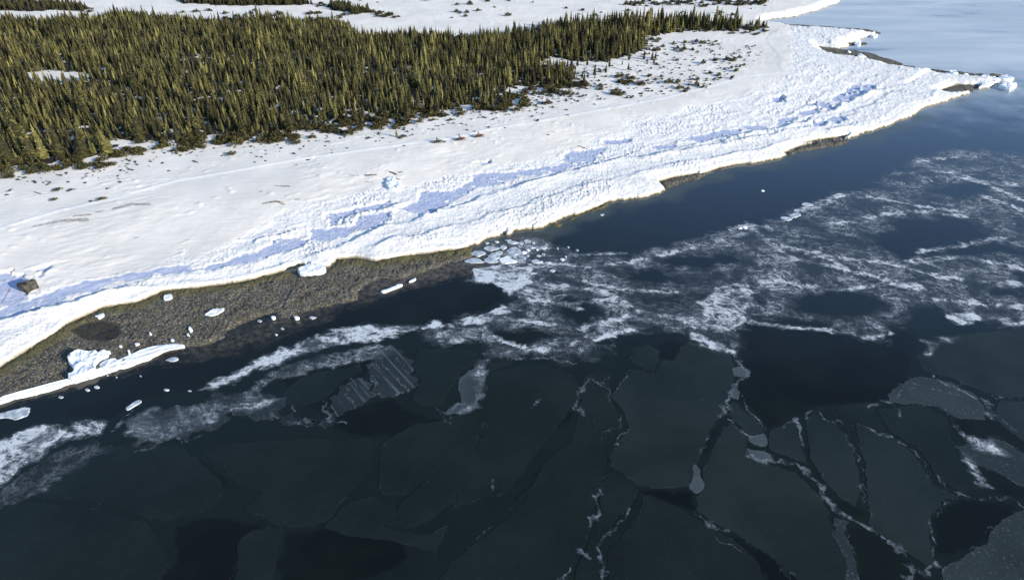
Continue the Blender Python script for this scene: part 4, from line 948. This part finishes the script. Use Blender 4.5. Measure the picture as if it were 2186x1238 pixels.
BIGL = ['broad spruce standing right of the snow notch at the wood edge', 'wide light spruce left of the snow notch', 'widest spruce in the left corner of the wood', 'tall spruce rising over the middle of the left wood', 'wide spruce second from the left corner', 'broad spruce deep in the wood above the round lone shrub', 'short broad spruce at the inner side of the snow notch', 'short broad spruce just above the thicket left of the notch', 'broad spruce between the left corner and the thicket', 'small broad spruce above the tiny lone spruce',
 'small broad spruce one step right of the tiny lone spruce', 'broad edge spruce right of the large shrub pair', 'broad edge spruce midway between the shrub pair and broad shrub', 'broad edge spruce left of the first snowmobile', 'tall narrow spruce by the open snow bay', 'tall broad spruce behind the widest corner spruce', 'broad edge spruce directly above the broad green shrub', 'tall spruce deep in the wood beyond the first snowmobile', 'tall spruce deep in the wood above the snow notch', 'tall spruce left of the deep middle one', 'tall spruce deep in the wood left of centre']
for i, (x, y, h, w) in enumerate(big):
    X, Y = G(x, y, 2.0); z = ground_z([(X, Y)])[0]
    tree(X, Y, z, h, w > .18, BIGL[i], 'large broad spruces in the wood', w/(.26 if w > .18 else .125))
def lone_tree(x, y, h, label, bush=True, w=1.0):
    X, Y = G(x, y, 2.0); z = ground_z([(X, Y)])[0]
    return tree(X, Y, z, h, bush, label, None, w)
lone_tree(378, 329, 2.3, 'tiny lone spruce on open snow below the wood, left of the round shrub', True, .7)
lone_tree(847, 294, 2.4, 'tiny thin spruce in a shrub tuft on open snow, left of the snowmobiles', False, 1.3)
# the remaining wood as one mass
print('trees', len(px_), 'individual', n_ind)
far_t = [crown_geo(980+i, 12, 6, [.14, .16, .18, .20][i], lo=.04) for i in range(4)]
tv3, tf3 = trunk_geo(3, .016)
VS, FS, TS, MI = [], [], [], []; base = 0
def stuff_add(geo, x, y, z, h, wide, rz, k, mi):
    global base
    V, F, T = geo
    c_, s_ = math.cos(rz), math.sin(rz)
    o = np.empty_like(V); o[:, 0] = (V[:, 0]*c_-V[:, 1]*s_)*h*wide+x; o[:, 1] = (V[:, 0]*s_+V[:, 1]*c_)*h*wide+y; o[:, 2] = V[:, 2]*h+z
    VS.append(o); FS.append(F+base); TS.append(np.clip(T*k[0]+k[1], 0, .92)); MI.append(np.full(len(F), mi)); base += len(V)
for i in rest:
    g = random.choice(far_t) if dist_c[i] > 200 else random.choice(crowns)
    if fd[i] < 3.5: g = random.choice(bushy)
    stuff_add(g, px_[i], py_[i], pz_[i]-.1, hts[i], random.uniform(.85, 1.3), random.random()*6.28, (random.choice((.3, .5, .9, 1.1))*pt[i], random.choice((0, 0, .1, .28))*pt[i]) if random.random() > .03+brn[i] else (.0, .9), 0)
    stuff_add((tv3, tf3, np.zeros(len(tv3))), px_[i], py_[i], pz_[i]-.1, hts[i], 1, 0, (0, 0), 1)
# far thickets beyond the wood
for P, cnt in zip(FARW, (420, 420, 90)):
    qx = rng.uniform(P[:, 0].min(), P[:, 0].max(), cnt*3); qy = rng.uniform(P[:, 1].min(), P[:, 1].max(), cnt*3)
    ok = inside(P, qx, qy); qx, qy = qx[ok][:cnt], qy[ok][:cnt]; qz = ground_z(np.stack([qx, qy], -1))
    for x, y, z in zip(qx, qy, qz): stuff_add(random.choice(far_t), x, y, z-.1, random.uniform(2.0, 4.5), 1.7, random.random()*6.28, (.7, 0), 0)
fo = grid_mesh('spruce_forest', np.vstack(VS), np.vstack(FS), [NEEDLE, BARK], {'tint': np.concatenate(TS)}, smooth=False)
fo.data.polygons.foreach_set('material_index', np.concatenate(MI).astype(np.int32))
tag(fo, 'dense mass of spruces filling the wood behind the front rows', kind='stuff')

# low shrubs ---------------------------------------------------------
shr = [shrub_geo(700+i, 200, [.4, .55, .32, .45][i]) for i in range(4)]
shr_me = [shade(geo_mesh('shrub', v, f, NEEDLE, tt), k) for (v, f, tt) in shr for k in ((.22, 0), (.42, .0))]
def shrub(x, y, r, h, label, group=None, z=2.0, world_xy=False, twig=False):
    X, Y = (x, y) if world_xy else G(x, y, z)
    zz = ground_z([(X, Y)])[0]
    o = bpy.data.objects.new('low_shrub', random.choice(shr_me)); SC.collection.objects.link(o)
    o.location = (X, Y, zz-.05*r); o.scale = (r, r*random.uniform(.6, .9), h); o.rotation_euler = (0, 0, random.uniform(.3, .8))
    return tag(o, label, 'shrub', group)
shrub(495, 331, 1.7, 1.3, 'round dark shrub alone on the snow below the wood')
shrub(470, 303, 2.6, 2.2, 'larger green shrub pair member just below the forest edge, left one')
shrub(490, 300, 2.2, 1.8, 'brownish shrub touching the right of the larger green shrub')
shrub(212, 429, 1.7, 1.1, 'olive oval shrub beside the white trail at left')
shrub(750, 286, 3.0, 3.0, 'broad green shrub on the snow between the wood and the beach')
shrub(768, 277, 2.0, 1.5, 'flat shrub just right of the broad green shrub')
shrub(857, 294, 1.8, 1.0, 'small shrub tuft around the tiny thin spruce')
shrub(787, 296, 1.2, .7, 'dark little shrub midway between the broad shrub and the shrub tuft')
shrub(116, 428, 1.0, .8, 'small dark bush at the lower left on the snow behind the trail')
shrub(122, 407, 1.3, .8, 'dark shrub half buried in a drift, above the small dark bush')
shrub(152, 407, 1.2, .7, 'dark shrub half buried in a drift, right of another one')
shrub(925, 257, 1.8, .9, 'flat shrub under the wood above the first snowmobile')
shrub(962, 257, 1.7, 1.0, 'flat dark shrub right of another flat one above the snowmobiles')
shrub(1035, 236, 3.2, 2.0, 'wide green shrub clump jutting from the wood above the last snowmobile')
shrub(942, 249, 1.3, .7, 'little shrub between the two flat shrubs under the wood')
# along the forest edge
E = GP([(0,376),(60,366),(130,358),(230,350),(275,335),(310,312),(400,314),(440,303),(540,306),(600,300),(660,287),(700,277),(760,272),(840,262),(900,253),(960,243),(1000,232),(1040,240),(1105,232),(1120,210),(1160,195),(1210,190),(1240,172)], 2.0)
seg = np.hypot(*(E[1:]-E[:-1]).T); cum = np.concatenate([[0], np.cumsum(seg)])
for k in range(66):
    s = random.random()*cum[-1]; j = int(np.searchsorted(cum, s)-1); j = max(0, min(j, len(E)-2)); f = (s-cum[j])/seg[j]
    P = E[j]*(1-f)+E[j+1]*f; off = random.gauss(.5, 2.0)
    rr_ = random.uniform(1.0, 3.0)
    shrub(P[0]+.4*off, P[1]-.8*off, rr_, rr_*random.uniform(.6, 1.1), 'wood edge shrub '+zone(P[0], P[1]), 'edge shrubs '+zone(P[0], P[1]), world_xy=True)
flat_px = np.array([(1110,205),(1170,150),(1240,145),(1330,138),(1390,110),(1440,88),(1560,90),(1620,100),(1628,120),(1600,140),(1560,172),(1490,195),(1400,205),(1340,212),(1250,216),(1180,232),(1120,232)], float)
dense_rows = [((1440,96),(1552,90),16), ((1385,108),(1440,104),9), ((1180,160),(1230,150),6), ((1290,150),(1350,185),10), ((1455,112),(1475,108),5), ((1490,140),(1580,125),12), ((1340,185),(1500,170),14), ((1280,160),(1400,175),12), ((1240,180),(1330,205),12), ((1160,200),(1220,205),8), ((1120,225),(1180,222),7), ((1440,190),(1500,185),7), ((1490,155),(1560,160),6), ((1560,150),(1600,140),4)]
cnt = 0
ROWN = ['in the dense row nearest the far wood', 'beside the far end of the main wood', 'in the snow bay under the wood', 'scattered right below the main wood', 'in the small clump left of centre of the flat', 'in the upper right cluster of the flat', 'along the row closest to the trail', 'across the middle of the flat', 'in the lower middle of the flat', 'in the lower left of the flat', 'at the lowest left corner of the flat', 'in the short row just above the trail', 'in the right middle cluster of the flat', 'at the right end of the flat']
for ri, (a_, b_, n_) in enumerate(dense_rows):
    for k in range(n_):
        f = random.random(); x = a_[0]+(b_[0]-a_[0])*f+random.gauss(0, 9); y = a_[1]+(b_[1]-a_[1])*f+random.gauss(0, 2.6)
        rr_ = random.uniform(.6, 2.1); cnt += 1
        shrub(x, y, rr_, rr_*random.uniform(.7, 1.3), 'dark low shrub '+ROWN[ri], 'shrubs '+ROWN[ri])
FP = flat_px
while cnt < 178:
    x, y = random.uniform(1110, 1630), random.uniform(85, 235)
    if not inside(FP, np.array([x]), np.array([y]))[0]: continue
    rr_ = random.uniform(.35, 1.3); cnt += 1
    shrub(x, y, rr_, rr_*random.uniform(.8, 1.5), 'small stray shrub between the clusters on the snow flat', 'stray shrubs on the snow flat')
for (x, y, w) in ((1500,68,10),(1560,72,14),(1590,72,16),(1618,74,12),(1530,68,10),(1400,84,10),(1385,90,10),(1605,66,10),(1630,68,8)):
    for k in range(3): shrub(x+random.gauss(0, w), y+random.gauss(0, 1.5), random.uniform(1.2, 2.6), random.uniform(.6, 1.3), 'shrub at the foot of the farthest right end of the wood', 'shrubs below the right end of the wood')
VS, FS, TS = [], [], []; base = 0; MI = []
sp = [(random.uniform(1330, 1640), random.uniform(3, 14)) for k in range(90)]+[(690+f*150+random.gauss(0, 8), 12+f*24+random.gauss(0, 3)) for f in [random.random() for _ in range(70)]]+[(random.uniform(180, 700), random.uniform(24, 50)) for _ in range(40)]+[(random.uniform(700, 1640), random.uniform(2, 40)) for _ in range(50)]
# small stuff along the forest foot and thin twigs on the flat
sp2 = [(random.uniform(1110, 1640), random.uniform(85, 235)) for _ in range(900)]
sp2 = [p_ for p_ in sp2 if inside(FP, np.array([p_[0]]), np.array([p_[1]]))[0]]
for (x, y) in sp+sp2:
    X, Y = G(x, y, 2.0); z = ground_z([(X, Y)])[0]; r = random.uniform(.8, 2.4) if (x, y) in sp else random.uniform(.2, .8)
    stuff_add(random.choice(shr), X, Y, z-.05, r, 1.0, random.random()*6.28, (.3, 0), 0)
for k in range(520):
    s_ = random.random()*cum[-1]; j_ = max(0, min(int(np.searchsorted(cum, s_)-1), len(E)-2)); f = (s_-cum[j_])/seg[j_]
    P = E[j_]*(1-f)+E[j_+1]*f; off = abs(random.gauss(0, 9.0)); X, Y = P[0]+.45*off, P[1]-.85*off
    stuff_add(random.choice(shr), X, Y, ground_z([(X, Y)])[0]-.05, random.uniform(.15, .6), 1.0, random.random()*6.28, (.3, 0), 0)
# sprawling low conifers in the fringe of the wood, with gaps of snow
for k in range(850):
    s_ = random.random()*cum[-1]; j_ = max(0, min(int(np.searchsorted(cum, s_)-1), len(E)-2)); f = (s_-cum[j_])/seg[j_]
    P = E[j_]*(1-f)+E[j_+1]*f; off = random.uniform(-9, 5.5); X, Y = P[0]+.45*off, P[1]-.85*off
    if float(fbm(np.array([X/5]), np.array([Y/5]), 2, 171)[0]) < -.02+.06*max(off, 0): continue
    stuff_add(random.choice(shr), X, Y, ground_z([(X, Y)])[0]-.05, random.uniform(.9, 1.9), 1.15, random.random()*6.28, (random.uniform(.2, .55), 0), 0)
for k in range(90):
    x, y = random.uniform(1170, 1420), random.uniform(125, 190)
    if y > 205-.30*(x-1170) or y < 145-.12*(x-1170): continue
    X, Y = G(x, y, 2.0); stuff_add(random.choice(crowns), X, Y, ground_z([(X, Y)])[0]-.05, random.uniform(1.5, 4), 1.2, random.random()*6.28, (.5, 0), 0)
us = grid_mesh('undergrowth', np.vstack(VS), np.vstack(FS), NEEDLE, {'tint': np.concatenate(TS)}, smooth=False)
tag(us, 'scattered twigs, seedlings and far thickets poking through the snow', kind='stuff')

# ------------------------------------------------------------------ boulder, driftwood
ROCK = mat('boulder_rock', (.2, .18, .15), .9, .3); t = NT(ROCK)
n1 = t.noise(1.6, 6, .7); mp = t.n('ShaderNodeMapping'); t.l(t.pos(), mp.inputs['Vector']); mp.inputs['Scale'].default_value = (.5, 1.5, 3.0)
n2 = t.noise(1.2, 4, .6, vec=mp.outputs[0])
t.l(t.mix(t.ramp(n2, .42, .56), t.mix(n1, (.014, .0135, .013), (.040, .037, .033)), (.085, .080, .068)), t.b.inputs['Base Color']); t.bump(n2, 1.0, .3)
def boulder(x, y, r, h, label, zr=1.2, seed=0):
    X, Y = G(x, y, zr); z = ground_z([(X, Y)])[0]
    import bmesh
    bm = bmesh.new(); bmesh.ops.create_icosphere(bm, subdivisions=4, radius=1)
    rs = np.random.RandomState(seed); cuts = rs.normal(size=(12, 3)); cuts /= np.linalg.norm(cuts, axis=1)[:, None]; cl = rs.uniform(.55, .85, 12)
    for v in bm.verts:
        p_ = np.array(v.co)
        for c_, l_ in zip(cuts, cl):
            d = p_@c_
            if d > l_: p_ = p_-c_*(d-l_)*.92
        k = 1+.12*float(noise(np.array([p_[0]*3+p_[2]*2]), np.array([p_[1]*3-p_[2]]), seed)[0])
        v.co = Vector(p_*k)
    me = bpy.data.meshes.new('boulder'); bm.to_mesh(me); bm.free(); me.materials.append(ROCK)
    o = bpy.data.objects.new('boulder', me); SC.collection.objects.link(o)
    o.location = (X, Y, z+h*.35); o.scale = (r, r*.9, h)
    return tag(o, label, 'boulder')
boulder(60, 616, 1.9, 1.7, 'big angular brown boulder in a scoured snow hollow at the left edge', seed=5)
WOOD = mat('driftwood', (.10, .075, .05), .9, .2); t = NT(WOOD)
t.l(t.mix(t.noise(3, 4), (.05, .04, .03), (.15, .12, .09)), t.b.inputs['Base Color'])
def log(x, y, L, ang, r, label, group=None, zr=1.6):
    X, Y = G(x, y, zr); z = ground_z([(X, Y)])[0]
    mb = MB(); pts_ = []; rad = []
    for i in range(7):
        f = i/6; pts_.append(((f-.5)*L, .08*math.sin(f*5)*L*.3, .02*math.sin(f*7)+r*.5)); rad.append(r*(1.1-.5*f))
    mb.tube(pts_, rad, 8)
    mb.tube([(.05*L, 0, r*.6), (.12*L, .12*L, r*1.6)], [r*.4, r*.15], 6)
    o = mb.build('driftwood_log', WOOD, smooth=True)
    o.location = (X, Y, z); o.rotation_euler = (0, .0, ang)
    return tag(o, label, 'driftwood', group)
log(82, 417, 2.6, 2.7, .12, 'dark driftwood stick above the small bush at left')
log(840, 372, 2.6, -.6, .22, 'dark driftwood log on the snow block at the beach, upper one')
log(845, 382, 2.2, -.4, .16, 'dark driftwood log just below the upper one on the beach')
log(856, 369, 1.0, .5, .15, 'short driftwood stump right of the two logs')
log(1245, 313, 3.4, -.75, .14, 'thin driftwood pole beside the blue ice hollow')
log(792, 376, 3.0, .25, .13, 'brown driftwood half sunk in snow left of the snow block')
log(588, 434, 2.2, .3, .12, 'brown driftwood among dark seaweed in the middle of the beach')
log(612, 401, 1.6, .2, .1, 'short brown driftwood above the seaweed patch')
put_floe([(826,384),(838,378),(850,384),(854,396),(850,406),(832,404),(824,394)], 1.0, 2.1, .25, WICE, 'white snow block on the beach under the dark driftwood logs', seed=300, zref=1.8, name='snow_block', cat='snow block')

# ------------------------------------------------------------------ snowmobiles and riders
BLK = mat('black_plastic', (.012, .012, .013), .4); RUBB = mat('track_rubber', (.02, .02, .02), .8)
RED = mat('red_cowl', (.13, .022, .018), .4); YEL = mat('yellow_cowl', (.07, .055, .012), .4)
CLR = mat('smoked_screen', (.05, .055, .06), .1); SEAT = mat('black_seat', (.02, .018, .018), .7); MET = mat('bare_metal', (.3, .3, .3), .4)
for m_ in (RED, YEL, SEAT, RUBB):
    t = NT(m_); c0 = tuple(t.b.inputs['Base Color'].default_value)[:3]
    t.l(t.mix(t.noise(6, 3), c0, tuple(x*.6 for x in c0)), t.b.inputs['Base Color'])
def ring(x, w, h, z, n=10, p=.75):
    out = []
    for k in range(n):
        a = 2*math.pi*k/n; c_, s_ = math.cos(a), math.sin(a)
        out.append((x, w/2*math.copysign(abs(c_)**p, c_), z+h/2*math.copysign(abs(s_)**p, s_)))
    return out
def make_sled(cowl, label, loc, rz):
    e = empty('snowmobile', loc, rz); tag(e, label, 'snowmobile', 'snowmobiles travelling along the beach')
    b = MB(); b.loft([ring(-1.55, .42, .22, .52), ring(-.9, .5, .32, .5), ring(.0, .56, .42, .52), ring(.55, .82, .52, .55), ring(1.05, .86, .48, .52), ring(1.45, .62, .34, .46), ring(1.68, .30, .16, .42)])
    b.build('body', BLK, e, True)
    cw = MB(); cw.loft([ring(.15, .5, .3, .62), ring(.55, .85, .50, .585), ring(1.05, .89, .46, .56), ring(1.47, .65, .32, .49), ring(1.70, .31, .14, .44)]); cw.build('cowl', cowl, e, True)
    s = MB(); s.loft([ring(-1.35, .34, .16, .74), ring(-1.0, .38, .26, .76), ring(-.3, .36, .24, .74), ring(.25, .30, .22, .78), ring(.5, .16, .14, .82)]); s.build('seat', SEAT, e, True)
    tr = MB(); secs = []
    pr = [(-1.75, .30), (-1.68, .12), (-1.4, .04), (.35, .04), (.75, .16), (.85, .34), (.7, .46), (-1.5, .44), (-1.68, .40)]
    tr.loft([[(x, -.19, z) for x, z in pr], [(x, .19, z) for x, z in pr]]); tr.build('track', RUBB, e)
    w = MB(); w.loft([[(.75, -.30, .76), (.75, .30, .76), (.80, .30, .76), (.80, -.30, .76)], [(.42, -.20, 1.14), (.42, .20, 1.14), (.45, .20, 1.14), (.45, -.20, 1.14)]]); w.build('windshield', CLR, e)
    hb = MB(); hb.tube([(.45, 0, .78), (.3, 0, .98)], [.03, .03], 6); hb.tube([(.18, -.36, 1.0), (.3, -.15, 1.0), (.3, .15, 1.0), (.18, .36, 1.0)], [.02]*4, 6); hb.build('handlebar', BLK, e)
    for sd2 in (-1, 1):
        k = MB(); k.loft([[(.55+.0, sd2*.48-.07, .03), (.55, sd2*.48+.07, .03), (.55, sd2*.48+.07, .06), (.55, sd2*.48-.07, .06)], [(1.5, sd2*.48-.07, .03), (1.5, sd2*.48+.07, .03), (1.5, sd2*.48+.07, .06), (1.5, sd2*.48-.07, .06)], [(1.85, sd2*.48-.05, .18), (1.85, sd2*.48+.05, .18), (1.83, sd2*.48+.05, .21), (1.83, sd2*.48-.05, .21)]])
        k.tube([(1.1, sd2*.48, .05), (1.05, sd2*.3, .42)], [.035, .04], 6); k.build('ski', BLK, e)
    rk_ = MB(); rk_.box((-1.55, 0, .66), (.5, .44, .05)); rk_.tube([(-1.78, -.2, .68), (-1.82, -.2, .86), (-1.82, .2, .86), (-1.78, .2, .68)], [.018]*4, 6); rk_.build('cargo_rack', MET, e)
    hl = MB(); hl.loft([ring(1.48, .30, .12, .56), ring(1.56, .26, .10, .55)]); hl.build('headlight', CLR, e)
    return e
def make_rider(suit, helmet, label, loc, rz):
    """seated rider leaning to the bars: one skinned body, arms to the grips"""
    V = []; E_ = []; Rd = []
    def add(p_, r, parent=None):
        V.append(p_); Rd.append(r)
        if parent is not None: E_.append((parent, len(V)-1))
        return len(V)-1
    pel = add((-.45, 0, .98), .17); wa = add((-.43, 0, 1.15), .155, pel); ch = add((-.36, 0, 1.38), .18, wa); ne = add((-.30, 0, 1.55), .075, ch); hd = add((-.27, 0, 1.68), .10, ne)
    for s in (-1, 1):
        sh = add((-.33, s*.20, 1.44), .085, ch); el = add((-.12, s*.31, 1.22), .06, sh); wr = add((.12, s*.33, 1.07), .042, el); pa = add((.18, s*.32, 1.045), .04, wr)
        for f in range(4):
            k1 = add((.225+.004*f, s*(.285+.022*f), 1.035), .013, pa); k2 = add((.235, s*(.285+.022*f), .985+.002*f), .011, k1); add((.20, s*(.285+.022*f), .965), .009, k2)
        t1 = add((.185, s*.275, 1.02), .013, pa); add((.195, s*.262, .985), .011, t1)
        hip = add((-.40, s*.12, .93), .12, pel); kn = add((.02, s*.26, .82), .085, hip); an = add((-.02, s*.34, .42), .055, kn); add((.14, s*.35, .37), .045, an)
    me = bpy.data.meshes.new('person'); me.from_pydata(V, E_, []); me.update()
    o = bpy.data.objects.new('person', me); SC.collection.objects.link(o)
    md = o.modifiers.new('skin', 'SKIN'); md.use_smooth_shade = True
    for i, r in enumerate(Rd): me.skin_vertices[0].data[i].radius = (r, r)
    me.skin_vertices[0].data[0].use_root = True
    sb = o.modifiers.new('sub', 'SUBSURF'); sb.levels = 1; sb.render_levels = 1
    me.materials.append(suit)
    h = MB(); secs = []
    for k in range(9):
        a = -math.pi/2+math.pi*k/8; secs.append([(-.26+.155*math.cos(a)*math.cos(b_), .125*math.cos(a)*math.sin(b_), 1.72+.15*math.sin(a)) for b_ in [2*math.pi*q/12 for q in range(12)]])
    h.loft(secs); h.build('helmet', helmet, o, True)
    vz = MB(); vz.loft([[(-.12+.005*abs(c_), .085*c_, 1.68), (-.105, .085*c_, 1.68), (-.115, .085*c_, 1.76), (-.13, .085*c_, 1.76)] for c_ in (-1, -.5, 0, .5, 1)]); vz.build('visor', CLR, o, True)
    o.location = loc; o.rotation_euler = (0, 0, rz)
    return tag(o, label, 'person', 'riders on the snowmobiles')
DARKS = mat('dark_snowsuit', (.03, .025, .022), .8); REDS = mat('maroon_snowsuit', (.10, .025, .022), .8); ORS = mat('rust_snowsuit', (.18, .05, .03), .8)
for (x, y, cowl, suit, helm, ls, lr) in ((935, 305, YEL, DARKS, BLK, 'black and yellow snowmobile at the rear left of the three on the beach', 'person in a dark suit riding the black and yellow snowmobile'),
        (983, 299, RED, REDS, RED, 'red snowmobile in the middle of the three on the beach', 'person in a maroon suit riding the middle red snowmobile'),
        (1023, 292, RED, ORS, BLK, 'red snowmobile leading the three, nearest the point', 'person in a rust coloured suit riding the leading red snowmobile')):
    X, Y = G(x, y, 2.0); z = ground_z([(X, Y)])[0]
    rz = R(24)
    make_sled(cowl, ls, (X, Y, z-.02), rz).scale = (.88,)*3
    make_rider(suit, helm, lr, (X, Y, z-.02), rz).scale = (.88,)*3
print('done build')
